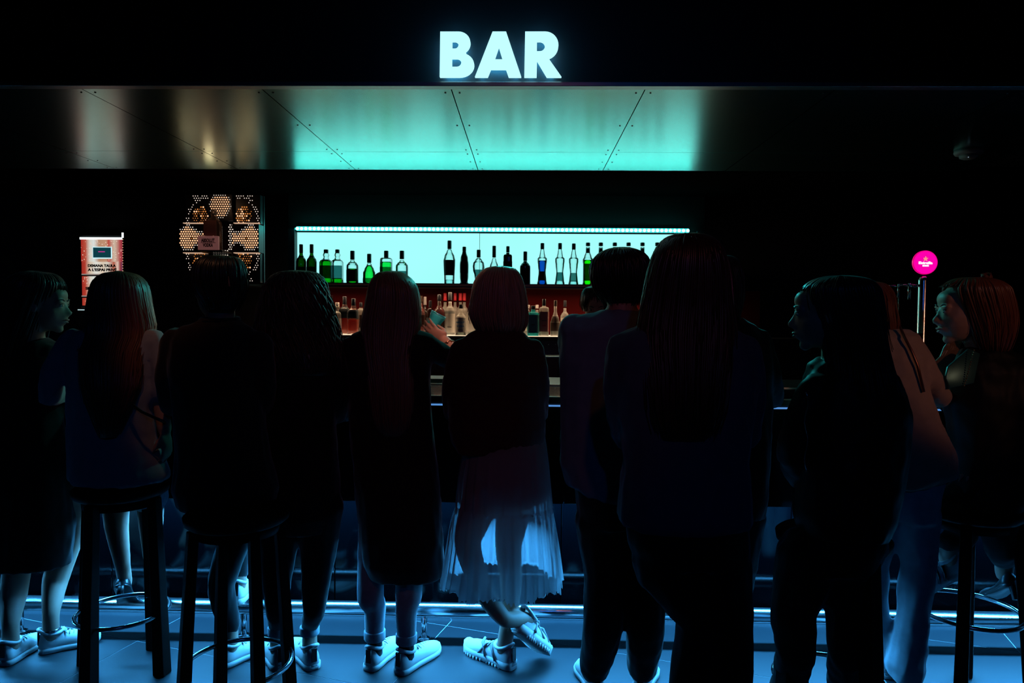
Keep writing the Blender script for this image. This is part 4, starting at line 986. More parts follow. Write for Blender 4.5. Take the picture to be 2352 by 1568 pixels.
# ---- 2 seated woman with very long auburn hair
def p2():
    d = 2.76
    P = Person((W(268, 1100, d).x, d, .0), 'seated woman with very long auburn hair and pale jacket, on the leftmost stool', d, 2)
    head(P.body, W(278, 690, d+.03), frame(R_(-6))); features(P.root, W(278, 690, d+.03), frame(R_(-6)))
    P.limb([(278, 735, d, .05), (272, 790, d, .06)])
    g_ = MB()
    T = [(748, 225, 320, .055), (762, 172, 345, .075), (790, 152, 366, .095), (850, 160, 362, .11), (930, 158, 352, .11), (1000, 162, 352, .12), (1060, 165, 372, .14), (1092, 166, 386, .15), (1104, 180, 380, .14)]
    torso(g_, T, d); torso(P.body, T, d, .016)
    L = P.limb([(168, 785, d, .055), (128, 850, d-.02, .05), (112, 908, d-.03, .043), (160, 900, d+.22, .036)], g_)
    Rr_ = P.limb([(350, 785, d, .056), (370, 850, d, .05), (368, 910, d+.02, .044), (355, 905, d+.2, .036)], g_)
    P.cloth('jacket', g_, C_light, folds=.009)
    hand(P.body, W(165, 895, d+.24), (.3, 1, .1), (1, 0, -.3), .5); 
    P.limb([(366, 905, d+.02, .034), (378, 985, d+.02, .028)]); hand(P.body, W(380, 990, d+.02), (0.1, .0, -1), (-1, 0, 0), .35)
    g2 = MB()
    for x0_, x1_, kx in ((235, 268, 262), (315, 345, 348)):
        g2.capsule([W(x0_, 1085, d+.02), W(x1_, 1140, d+.30)], [.10, .08]); P.body.capsule([W(x0_, 1085, d+.02), W(x1_, 1140, d+.30)], [.09, .07])
    P.cloth('skirt', g2, C_denim, folds=.006)
    for kx, ax, hx in ((266, 284, 290), (345, 352, 360)):
        he = W(ax-6, 1345 if ax < 300 else 1345, d+.22); to = W(hx+4, 1384, 3.10)
        a_ = shoe(P.root, he, to, 'heel')
        P.limb([(kx, 1140, d+.30, .062), (kx+2, 1210, d+.28, .05), ((W(ax-2, 1300, d+.25)), .032), (a_+V((0, 0, -.02)), .03), (he.lerp(to, .55)+V((0, 0, .028)), .022)])
    P.done()
    hair(P.root, [(627, 265, 290, .03), (634, 240, 312, .07), (655, 223, 329, .1), (700, 212, 338, .105), (760, 204, 350, .1), (810, 190, 330, .09, -.05), (880, 192, 318, .07, -.1), (940, 205, 295, .05, -.12), (1003, 232, 268, .03, -.13)], d+.01, R_(-6), H_red, 55, 3, 260, .0085, seed=5, jit=.05)
    # bag strap across the jacket
    mb = MB(); mb.tube([W(285, 915, d-.12), W(325, 945, d-.13), W(362, 962, d-.1), W(376, 968, d-.02)], .006, 8); o = part('belt_strap', mb, C_trous, P.root)
p2()
# ---- 3 seated man in black
def p3():
    d = 2.60
    P = Person((W(540, 1150, d).x, d, 0), 'seated man with short hair in a black shirt, in front of the glowing dot display', d, 3)
    fr = frame(R_(-42), 0, R_(3)); head(P.body, W(500, 668, d), fr, 1.02); features(P.root, W(500, 668, d), fr, 1.02)
    P.limb([(508, 715, d-.01, .052), (505, 760, d, .05)])
    g_ = MB()
    T = [(728, 468, 540, .058), (738, 452, 556, .07), (752, 415, 580, .085), (785, 388, 600, .10), (860, 392, 600, .12), (950, 402, 605, .12), (1050, 408, 620, .13), (1120, 400, 640, .15), (1160, 415, 630, .15)]
    torso(g_, T, d); torso(P.body, T, d, .016)
    P.limb([(405, 785, d, .058), (388, 870, d+.02, .05), (395, 930, d+.1, .045), (430, 930, d+.4, .038)], g_)
    P.limb([(592, 790, d, .058), (605, 880, d+.02, .05), (600, 940, d+.12, .045), (570, 930, d+.42, .038)], g_)
    P.cloth('shirt', g_, C_coat)
    c = MB(); c.tube([W(505, 733, d)+V((.066*math.sin(a), .064*math.cos(a), .006*math.cos(a))) for a in [2*PI*i/20 for i in range(20)]], .010, 8, closed=True); part('collar', c, C_coat, P.root)
    g2 = MB()
    hA = W(540, 1352, 2.98); tA = W(566, 1400, 3.15); hA.z = .205; tA.z = .19
    aA = shoe(P.root, hA, tA, 'sneaker'); hB = G(505, 1535); tB = G(580, 1500)
    aB = shoe(P.root, hB, tB, 'sneaker')
    P.limb([(490, 1130, d, .095), (520, 1150, d+.38, .075), (545, 1240, d+.42, .058), (aA+V((0, 0, .06)), .042)], g2); P.limb([(aA+V((0, 0, .06)), .036), (aA, .034)])
    P.limb([(580, 1130, d, .095), (560, 1180, d+.25, .075), (508, 1340, d+.22, .056), (aB+V((0, 0, .1)), .045)], g2); P.limb([(aB+V((0, 0, .1)), .036), (aB, .034)])
    P.cloth('trousers', g2, C_trous)
    P.done()
    hair(P.root, [(589, 490, 522, .03), (594, 468, 545, .07), (612, 452, 556, .10), (640, 448, 560, .108), (668, 455, 560, .10), (690, 470, 552, .085, -.01), (714, 480, 540, .06, -.02)], d-.01, R_(-42), H_black, 52, 3, 170, .006, seed=8, jit=.05)
p3()
# ---- 4 curly haired woman in black
def p4():
    d = 2.80
    hA = G(722, 1540); tA = G(672, 1482); hB = G(645, 1540); tB = G(612, 1490)
    P = Person((W(690, 1500, d).x, d, 0), 'curly haired woman in black trousers and white sneakers, left of the straight haired blonde', d, 4)
    head(P.body, W(688, 692, d+.04), frame(R_(-15))); features(P.root, W(688, 692, d+.04), frame(R_(-15)))
    P.limb([(688, 740, d, .05), (685, 790, d, .06)])
    g_ = MB()
    T = [(770, 640, 735, .055), (785, 608, 765, .075), (815, 594, 782, .095), (880, 602, 778, .11), (960, 612, 770, .105), (1040, 606, 775, .12), (1120, 600, 782, .13), (1180, 604, 776, .13), (1215, 615, 765, .11)]
    torso(g_, T, d); torso(P.body, T, d, .016)
    P.limb([(612, 820, d, .052), (596, 900, d+.02, .045), (604, 955, d+.1, .042), (640, 850, d+.3, .035)], g_)
    P.limb([(764, 820, d, .052), (780, 900, d+.02, .045), (772, 955, d+.1, .042), (745, 850, d+.3, .035)], g_)
    P.cloth('sweater', g_, C_blackknit)
    aA = shoe(P.root, hA, tA, 'sneaker'); aB = shoe(P.root, hB, tB, 'sneaker')
    g2 = MB()
    P.limb([(735, 1160, d, .10), (732, 1260, d+.02, .078), (725, 1345, d, .058), (722, 1400, d, .048), (aA+V((0, 0, .10)), .036)], g2)
    P.limb([(648, 1160, d, .10), (640, 1260, d+.02, .078), (636, 1345, d, .058), (636, 1400, d, .046), (aB+V((0, 0, .10)), .036)], g2)
    P.cloth('trousers', g2, C_trous, folds=.004)
    for a_ in (aA, aB):
        P.limb([(a_+V((0, 0, .10)), .031), (a_, .033)]); cuff(P.root, a_+V((0, 0, .065)), a_+V((0, 0, .10)), .041, C_legs, 'rolled_cuff')
    P.done()
    hair(P.root, [(625, 665, 705, .03), (632, 640, 728, .07), (660, 618, 742, .105), (705, 606, 755, .115), (760, 594, 770, .11), (810, 590, 778, .10, -.04), (860, 604, 772, .08, -.06)], d+.02, R_(-15), H_dark, 50, 3, 260, .0085, wave=.011, curlf=4.2, seed=11, jit=.10, tip=.9)
p4()
# ---- 5 straight haired blonde with a raised glass
def p5():
    d = 2.86
    hA = G(846, 1543); tA = G(915, 1478); hB = G(914, 1551); tB = G(1004, 1489)
    P = Person((W(890, 1520, d).x, d, 0), 'blonde woman with long straight hair in a long dark coat, raising a glass', d, 5)
    head(P.body, W(902, 692, d+.03), frame(R_(8))); features(P.root, W(902, 692, d+.03), frame(R_(8)))
    P.limb([(900, 740, d, .05), (900, 790, d, .06)])
    g_ = MB()
    T = [(752, 850, 952, .055), (768, 808, 985, .075), (795, 793, 1000, .09), (850, 795, 990, .10), (930, 800, 992, .105), (1020, 805, 1002, .12), (1120, 815, 1012, .135), (1220, 826, 1018, .14), (1290, 833, 1021, .14), (1322, 850, 1020, .12)]
    torso(g_, T, d); torso(P.body, T[:8], d, .016)
    P.limb([(808, 800, d, .052), (790, 880, d+.02, .045), (792, 950, d+.1, .042), (820, 850, d+.3, .035)], g_)
    P.limb([(975, 790, d, .052), (1015, 815, d+.06, .047), (1062, 838, d+.14, .042)], g_)
    P.cloth('coat', g_, C_coat)
    # bare forearm and hand closed round the glass
    el = W(1062, 838, d+.14); wr = W(1022, 783, d+.24)
    P.limb([(el, .040), (el.lerp(wr, .4), .037), (el.lerp(wr, .8), .030), (wr, .026)])
    hd = (W(978, 750, d+.245)-wr).normalized()
    pn = V((.05, 1, .25)).normalized()
    hand(P.body, wr, hd, pn, .26, .92, 1, .10, .9)
    P.done(.0052, it=2)
    nails = MB(); 
    br = MB(); ax = (wr-el).normalized(); c = wr-ax*.035; s1 = ax.cross(V((0, 1, 0))).normalized(); s2 = ax.cross(s1)
    br.tube([c+(s1*math.cos(a)+s2*math.sin(a))*.031 for a in [2*PI*i/20 for i in range(20)]], .0042, 6, closed=True)
    for i in range(0, 20, 2): a = 2*PI*i/20; br.ball(c-ax*.007+(s1*math.cos(a)+s2*math.sin(a))*.033, (.0052,)*3, n=8, m_=6)
    part('bracelet', br, mat('bracelet_metal', (.5, .3, .2), .3, .9), P.root)
    aA = shoe(P.root, hA, tA, 'sneaker'); aB = shoe(P.root, hB, tB, 'sneaker')
    P2 = MB(); g2 = MB()
    for (a_, xs__) in ((aA, (853, 851, 858)), (aB, (942, 938, 946))):
        pts = [W(xs__[0], 1300, d), W(xs__[1], 1370, d-.01), a_+V((0, 0, .19)), a_+V((0, 0, .085))]
        g2.capsule([W(xs__[0]+10, 1180, d)]+pts, [.075, .06, .058, .048, .042])
        ss = MB(); ss.capsule([a_+V((0, 0, .12)), a_+V((0, 0, .05)), a_+V((0, 0, -.015))], [.033, .032, .034]); part('sock', ss, C_trous, P.root)
        cuff(P.root, a_+V((0, 0, .045)), a_+V((0, 0, .085)), .0455, C_legs, 'rolled_cuff')
    P.cloth('trousers', g2, C_legs, folds=.004)
    hair(P.root, [(626, 885, 915, .03), (632, 868, 930, .07), (655, 853, 952, .1), (695, 845, 961, .105), (750, 833, 962, .1, -.01), (810, 838, 950, .085, -.04), (880, 848, 948, .06, -.08), (950, 855, 945, .045, -.1), (1000, 868, 935, .03, -.1)], d+.01, R_(8), H_blond, 55, 3, 260, .008, seed=14, jit=.055)
    return wr, hd, pn
wr5, hd5, pn5 = p5()
# the glass she holds
def tumbler():
    d5 = 2.86+.335; c = W(997, 742, d5); ax = (W(1015, 712, d5+.0)-W(991, 758, d5)).normalized()
    t_ = thing('drinking_glass', c, 'ribbed glass tumbler glinting cyan, tilted, held up in the raised hand', 'glass')
    mb = MB(); Hh_ = .095; s1 = ax.cross(V((0, 1, 0))).normalized(); s2 = ax.cross(s1)
    prof = [(.0265, -.5), (.027, -.3), (.029, 0), (.032, .2), (.036, .38), (.037, .5)]
    rings = [[c+ax*z_*Hh_+(s1*math.cos(2*PI*j/32)+s2*math.sin(2*PI*j/32))*r_*(1+.02*(j % 2)) for j in range(32)] for r_, z_ in prof]
    rings += [[c+ax*z_*Hh_+(s1*math.cos(2*PI*j/32)+s2*math.sin(2*PI*j/32))*(r_-.003) for j in range(32)] for r_, z_ in reversed(prof[1:])]
    mb.loft(rings)
    part('bowl', mb, gmat('cyan_lit_tumbler', (.4, .95, .95), .45, frost=.55, fcol=(.3, 1, 1)), t_)  # cyan glints put into the glass and frost colours
    mb = MB(); mb.tube([c+ax*.5*Hh_+(s1*math.cos(a)+s2*math.sin(a))*.0365 for a in [2*PI*i/28 for i in range(28)]], .0016, 6, closed=True); part('rim', mb, M_chrome, t_)
tumbler()
# ---- 6 bob haired woman in a tulle skirt
M_tulle = gmat('white_tulle', (.66, .70, .72), .7, frost=.52, fcol=(.80, .84, .88))
def p6():
    d = 2.84
    P = Person((W(1150, 1500, d).x, d, 0), 'woman with ash blonde bob, wine sweater and layered tulle skirt, ankles crossed', d, 6)
    head(P.body, W(1148, 684, d+.02), frame(R_(12)), .98); features(P.root, W(1148, 684, d+.02), frame(R_(12)), .98)
    P.limb([(1146, 730, d, .048), (1146, 790, d, .06)])
    g_ = MB()
    T = [(752, 1105, 1190, .055), (770, 1072, 1212, .08), (800, 1046, 1234, .10), (860, 1034, 1246, .12), (930, 1028, 1253, .13), (985, 1030, 1255, .135), (1020, 1038, 1250, .12), (1040, 1052, 1150, .09, -.02)]
    torso(g_, T, d); torso(P.body, T[:7], d, .02)
    P.limb([(1062, 805, d, .052), (1042, 880, d+.0, .05), (1045, 950, d+.08, .045), (1085, 850, d+.3, .036)], g_)
    P.limb([(1222, 805, d, .052), (1238, 880, d+.0, .05), (1235, 950, d+.08, .045), (1200, 850, d+.3, .036)], g_)
    P.cloth('sweater', g_, C_maroon, folds=.009, fs=(7, 7, 9))
    # hips and legs
    torso(P.body, [(1000, 1070, 1240, .10), (1080, 1075, 1250, .11), (1130, 1085, 1240, .11), (1165, 1100, 1225, .10)], d)
    hA = G(1180, 1538); tA = G(1066, 1484); aA = shoe(P.root, hA, tA, 'chunky', sc_=1.0)
    hB = W(1188, 1452, d+.02); tB = W(1246, 1526, d+.04); tB.z = max(tB.z, .03)
    hB = W(1182, 1446, d-.02); tB = W(1250, 1500, d+.10)
    aB = shoe(P.root, hB, tB, 'chunky', roll_=R_(-10), L=.25)
    P.limb([(1185, 1140, d+.02, .085), (1168, 1250, d+.03, .058), (1174, 1340, d+.04, .048), (W(1170, 1410, d+.05), .036), (aA+V((0, 0, .0)), .034)])
    P.limb([(1108, 1140, d-.02, .085), (1074, 1240, d-.03, .058), (1090, 1310, d-.04, .048), (1122, 1375, d-.05, .043), (W(1160, 1422, d-.05), .033), (aB, .033)])
    P.done()
    def layer(rings, name, k_, amp, seed_):
        rnd = random.Random(seed_); mb = MB(); N = 260; rr_ = []
        ph = [rnd.uniform(0, 6.28) for _ in range(4)]; K = len(rings)-1
        NR = 26
        tail = [rnd.uniform(-.012, .012) for _ in range(N)]
        for i in range(NR):
            t_ = i/(NR-1); cx, cy, cz, rx, ry = cr(rings, t_); ring = []
            for j in range(N):
                a = 2*PI*j/N; am = amp*(.15+t_*.85)
                rp_ = 1+am*(math.sin(a*k_+ph[0]+math.sin(a*5)*.8)+.6*math.sin(a*k_*1.73+ph[1])+.35*math.sin(a*k_*.45+ph[2]))
                z_ = cz+(tail[j]+.014*math.sin(a*7+ph[3]) if i == NR-1 else 0)
                ring.append(V((cx+rx*rp_*math.cos(a), cy+ry*rp_*math.sin(a), z_)))
            rr_.append(ring)
        mb.loft(rr_, cap=False); return part(name, mb, M_tulle, P.root)
    def R(py, l, r, ry): c = W((l+r)/2, py, d); return (c.x, c.y, c.z, (r-l)/2*d/F, ry)
    o = layer([R(985, 1075, 1250, .11), R(1040, 1062, 1258, .125), R(1100, 1052, 1264, .14), R(1172, 1045, 1270, .15)], 'skirt_tier', 26, .018, 1)
    o = layer([R(1160, 1046, 1268, .15), R(1200, 1035, 1274, .17), R(1260, 1026, 1282, .19), R(1338, 1014, 1290, .21)], 'skirt_tier', 30, .035, 2)
    g2 = MB(); torso(g2, [(985, 1078, 1246, .10), (1060, 1072, 1252, .115), (1120, 1070, 1252, .12), (1150, 1074, 1250, .12)], d); P.cloth('skirt_lining', g2, cloth('grey_blue_lining', (.12, .15, .22)), folds=.003)
    hair(P.root, [(615, 1135, 1165, .03), (621, 1116, 1182, .07), (645, 1097, 1196, .1), (685, 1088, 1205, .108), (720, 1084, 1208, .108), (748, 1092, 1205, .095), (768, 1104, 1192, .07)], d+.01, R_(12), H_bob, 52, 3, 230, .0085, wave=.003, curlf=1.2, seed=17, jit=.07, tip=.9)
p6()
# ---- 7 man in blue shirt
def p7():
    d = 2.62
    P = Person((W(1425, 1560, d).x, d, 0), 'man with short dark hair in a blue shirt and black trousers leaning on the bar', d, 7)
    head(P.body, W(1425, 650, d+.02), frame(R_(6)), 1.05); features(P.root, W(1425, 650, d+.02), frame(R_(6)), 1.05)
    P.limb([(1428, 705, d-.01, .058), (1428, 760, d, .068)])
    g_ = MB()
    T = [(712, 1385, 1480, .065), (728, 1320, 1510, .09), (760, 1288, 1540, .11), (830, 1283, 1550, .125), (920, 1286, 1545, .125), (1000, 1286, 1535, .13), (1065, 1283, 1530, .135), (1110, 1300, 1525, .14), (1135, 1345, 1520, .14), (1156, 1400, 1515, .12)]
    torso(g_, T, d, p=2.6); torso(P.body, T[:9], d, .02)
    P.limb([(1318, 755, d, .062), (1312, 800, d+.18, .052), (1335, 845, d+.35, .045), (1365, 800, d+.5, .038)], g_)
    P.limb([(1520, 760, d, .062), (1545, 850, d+.1, .052), (1530, 880, d+.35, .045)], g_)
    P.cloth('shirt', g_, C_shirt, folds=.010, fs=(9, 9, 5))
    g2 = MB()
    torso(g2, [(1090, 1318, 1520, .12), (1150, 1322, 1525, .135), (1200, 1330, 1530, .13)], d)
    hA = G(1372, 1600); tA = G(1345, 1545); hB = G(1470, 1600); tB = G(1490, 1540)
    aA = shoe(P.root, hA, tA, 'sneaker'); aB = shoe(P.root, hB, tB, 'sneaker')
    P.limb([(1382, 1190, d, .105), (1390, 1320, d+.02, .083), (1384, 1440, d, .080), (aA+V((0, 0, .02)), .062)], g2)
    P.limb([(1470, 1190, d, .105), (1482, 1320, d+.02, .083), (1482, 1440, d, .076), (aB+V((0, 0, .02)), .062)], g2)
    P.cloth('trousers', g2, C_trous)
    P.done()
    hair(P.root, [(571, 1412, 1442, .03), (575, 1398, 1455, .06), (584, 1382, 1470, .09), (602, 1369, 1481, .106), (630, 1366, 1485, .112), (660, 1372, 1480, .105), (682, 1382, 1472, .085), (702, 1394, 1460, .06)], d, R_(6), H_black, 48, 4, 260, .006, wave=.006, curlf=1, seed=21, jit=.13, tip=.8)
p7()
# ---- 8 tall woman in the middle, nearest
def p8():
    d = 2.02
    P = Person((W(1580, 1560, d).x, d, 0), 'tall woman with very long straight hair in a dark blue jacket, the nearest figure', d, 8)
    head(P.body, W(1578, 634, d+.03), frame(R_(4)), 1.02); features(P.root, W(1578, 634, d+.03), frame(R_(4)), 1.02)
    P.limb([(1575, 700, d, .052), (1575, 780, d, .062)])
    g_ = MB()
    T = [(740, 1505, 1645, .06), (762, 1430, 1700, .085), (800, 1405, 1728, .105), (880, 1408, 1738, .12), (980, 1425, 1725, .12), (1060, 1430, 1715, .125), (1140, 1422, 1722, .135), (1190, 1416, 1726, .14), (1204, 1425, 1715, .13)]
    torso(g_, T, d); torso(P.body, T, d, .02)
    P.limb([(1432, 805, d, .054), (1424, 900, d+.02, .048), (1440, 1005, d+.10, .043), (1520, 950, d+.34, .036)], g_)
    P.limb([(1708, 805, d, .054), (1722, 900, d+.02, .048), (1712, 1000, d+.10, .043), (1640, 950, d+.34, .036)], g_)
    P.cloth('jacket', g_, C_denim, folds=.009)
    g2 = MB(); torso(g2, [(1170, 1432, 1712, .12), (1240, 1438, 1718, .13), (1285, 1460, 1720, .12)], d)
    hA = V((W(1610, 900, d).x, d-.02, 0)); hB = V((W(1672, 900, d).x, d-.08, 0)); 
    aA = shoe(P.root, hA, hA+V((-.05, .25, 0)), 'sneaker'); aB = shoe(P.root, hB, hB+V((.06, .25, 0)), 'sneaker')
    P.limb([(1530, 1290, d, .105), (1606, 1420, d+.03, .072), (aA+V((0.0, 0, .32)), .062), (aA+V((0, 0, .03)), .06)], g2)
    P.limb([(1645, 1290, d, .105), (1668, 1420, d+.0, .078), (aB+V((0, 0, .32)), .066), (aB+V((0, 0, .03)), .06)], g2)
    P.cloth('trousers', g2, C_trous)
    P.done()
    hair(P.root, [(541, 1562, 1602, .03), (550, 1532, 1632, .07), (580, 1509, 1655, .1), (635, 1492, 1668, .108), (700, 1480, 1675, .105), (770, 1470, 1680, .1, -.02), (850, 1480, 1675, .08, -.06), (940, 1490, 1665, .06, -.09), (1010, 1510, 1645, .03, -.1)], d, R_(4), H_dark, 52, 3, 280, .008, seed=25, jit=.05)
p8()
# ---- 9 figure half hidden behind her right shoulder
def p9():
    d = 2.66
    P = Person((W(1700, 1480, d).x, d, 0), 'dark haired person mostly hidden behind the right shoulder of the tall woman', d, 9)
    head(P.body, W(1650, 656, d+.02), frame(R_(-20)), .98); features(P.root, W(1650, 656, d+.02), frame(R_(-20)), .98)
    P.limb([(1650, 705, d, .05), (1655, 760, d, .06)])
    g_ = MB()
    T = [(728, 1615, 1700, .055), (742, 1590, 1730, .08), (780, 1585, 1762, .10), (850, 1590, 1775, .115), (940, 1600, 1770, .115), (1050, 1600, 1765, .125), (1140, 1600, 1760, .13), (1180, 1605, 1752, .12)]
    torso(g_, T, d); torso(P.body, T, d, .016)
    P.limb([(1742, 785, d, .052), (1765, 860, d, .047), (1775, 915, d+.1, .042), (1740, 900, d+.35, .035)], g_)
    P.limb([(1610, 785, d, .05), (1602, 880, d, .046), (1625, 900, d+.3, .036)], g_)
    P.cloth('sweater', g_, C_coat)
    g2 = MB(); hA = G(1640, 1600); hB = G(1680, 1600)
    aA = shoe(P.root, hA, hA+V((-.03, .25, 0)), 'sneaker'); aB = shoe(P.root, hB, hB+V((.05, .25, 0)), 'sneaker')
    P.limb([(1650, 1180, d, .10), (1645, 1340, d, .08), (aA+V((0, 0, .3)), .068), (aA+V((0, 0, .02)), .056)], g2)
    P.limb([(1700, 1180, d, .10), (1685, 1340, d, .075), (aB+V((0, 0, .3)), .068), (aB+V((0, 0, .02)), .056)], g2)
    P.cloth('trousers', g2, C_trous); P.done()
    hair(P.root, [(590, 1640, 1668, .03), (596, 1618, 1685, .07), (618, 1600, 1697, .1), (655, 1594, 1702, .105), (700, 1598, 1700, .1), (745, 1604, 1690, .08)], d, R_(-20), H_dark, 50, 3, 180, .008, seed=28)
p9()
# ---- 10 woman in profile to the left, dark leather jacket
def p10():
    d = 2.25
    P = Person((W(1900, 1540, d).x, d, 0), 'dark haired woman in black leather jacket, cyan lit face turned left', d, 10)
    head(P.body, W(1898, 722, d), frame(R_(-72), 0, R_(-3)), 1.0); features(P.root, W(1898, 722, d), frame(R_(-72), 0, R_(-3)), 1.0)
    P.limb([(1925, 780, d, .05), (1930, 840, d, .06)])
    g_ = MB()
    T = [(822, 1878, 1985, .06), (840, 1862, 2020, .085), (880, 1850, 2060, .115), (950, 1846, 2080, .13), (1040, 1846, 2075, .125), (1120, 1835, 2060, .13), (1190, 1830, 2045, .14), (1225, 1838, 2030, .13)]
    torso(g_, T, d); torso(P.body, T, d, .018)
    P.limb([(1875, 895, d-.06, .056), (1838, 965, d-.06, .05), (1818, 1045, d-.02, .046), (1832, 1100, d+.14, .038)], g_)
    P.limb([(2040, 895, d+.04, .056), (2058, 990, d+.06, .05), (2040, 1080, d+.1, .045), (1980, 1085, d+.3, .038)], g_)
    P.cloth('jacket', g_, C_leather, folds=.012)
    z_ = MB(); z_.tube([W(1852+4*math.sin(i), 900+14*i, d-.125+.002*i) for i in range(14)], .0025, 6); part('zip', z_, M_chrome, P.root)
    g2 = MB(); torso(g2, [(1190, 1790, 2040, .12), (1260, 1790, 2030, .125), (1310, 1800, 2020, .12)], d)
    g2 = MB(); torso(g2, [(1190, 1845, 2030, .12), (1250, 1835, 2025, .13), (1300, 1815, 2000, .12)], d)
    hA = G(1826, 1700); hB = G(1952, 1700)
    aA = shoe(P.root, hA, hA+V((-.14, .2, 0)), 'sneaker'); aB = shoe(P.root, hB, hB+V((-.02, .25, 0)), 'sneaker')
    P.limb([(1860, 1280, d, .11), (1822, 1400, d, .075), (1826, 1500, d, .064), (aA+V((0, 0, .02)), .058)], g2)
    P.limb([(1935, 1280, d, .115), (1948, 1400, d, .075), (1946, 1500, d, .062), (aB+V((0, 0, .02)), .058)], g2)
    P.cloth('trousers', g2, C_trous); P.done(.006)
    hair(P.root, [(638, 1900, 1955, .05), (645, 1876, 1985, .085), (657, 1858, 2000, .104), (674, 1850, 2010, .110), (720, 1862, 2016, .108), (775, 1880, 2022, .105), (830, 1885, 2035, .10), (910, 1895, 2060, .08, -.04), (970, 1910, 2040, .04, -.06)], d, R_(-72), H_dark, 40, 3, 230, .0085, seed=31, jit=.05)
p10()
# ---- 11 woman in beige with white trousers leaning forward
def p11():
    d = 2.62
    P = Person((W(2070, 1540, d).x, d, 0), 'woman in beige top and wide white trousers leaning over the bar by the beer tap', d, 11)
    head(P.body, W(1990, 715, d+.22), frame(R_(-25)), .98); features(P.root, W(1990, 715, d+.22), frame(R_(-25)), .98)
    P.limb([(2000, 755, d+.15, .048), (2030, 800, d+.07, .06)])
    g_ = MB()
    T = [(757, 2000, 2085, .06, .08), (772, 1970, 2108, .085, .06), (810, 1968, 2118, .10, .04), (880, 1985, 2120, .11, .02), (960, 2000, 2145, .115), (1030, 2000, 2178, .13, -.02), (1085, 1995, 2186, .135, -.02), (1112, 2000, 2120, .11, -.03)]
    torso(g_, T, d); torso(P.body, T, d, .016)
    P.limb([(2095, 800, d+.04, .055), (2128, 862, d+.02, .048), (2162, 912, d+.1, .040), (2140, 905, d+.32, .034)], g_)
    P.limb([(1985, 810, d+.05, .05), (1970, 880, d+.1, .045), (1985, 905, d+.32, .034)], g_)
    P.cloth('top', g_, C_beige, folds=.009)
    st_ = MB(); st_.tube([W(2068, 752, d+.0), W(2078, 775, d-.05), W(2095, 808, d-.075), W(2108, 840, d-.085), W(2122, 900, d-.10)], .005, 8); o = part('bag_strap', st_, mat('studded_strap', (.35, .14, .09), .3, .8), P.root)
    g2 = MB(); torso(g2, [(1085, 2012, 2165, .115), (1140, 2015, 2150, .12), (1190, 2018, 2142, .11)], d)
    aA = shoe(P.root, G(2090, 1570), G(2050, 1520), 'sneaker'); aB = shoe(P.root, G(2040, 1560), G(2000, 1510), 'sneaker')
    P.limb([(2105, 1180, d, .088), (2108, 1300, d, .060), (2094, 1430, d, .060), (2080, 1530, d, .074)], g2, .02)
    P.limb([(2035, 1180, d+.02, .07), (2019, 1300, d+.06, .036), (2019, 1430, d+.07, .038), (2019, 1510, d+.08, .042)], g2, .015)
    P.cloth('trousers', g2, C_white, folds=.012, fs=(9, 9, 4)); P.done()
    hair(P.root, [(650, 1975, 2010, .03, .2), (657, 1945, 2030, .07, .2), (680, 1935, 2043, .10, .19), (715, 1932, 2048, .105, .17), (755, 1940, 2052, .10, .14), (800, 1955, 2045, .07, .06)], d, R_(-25), H_red, 50, 3, 170, .0085, seed=35)
p11()
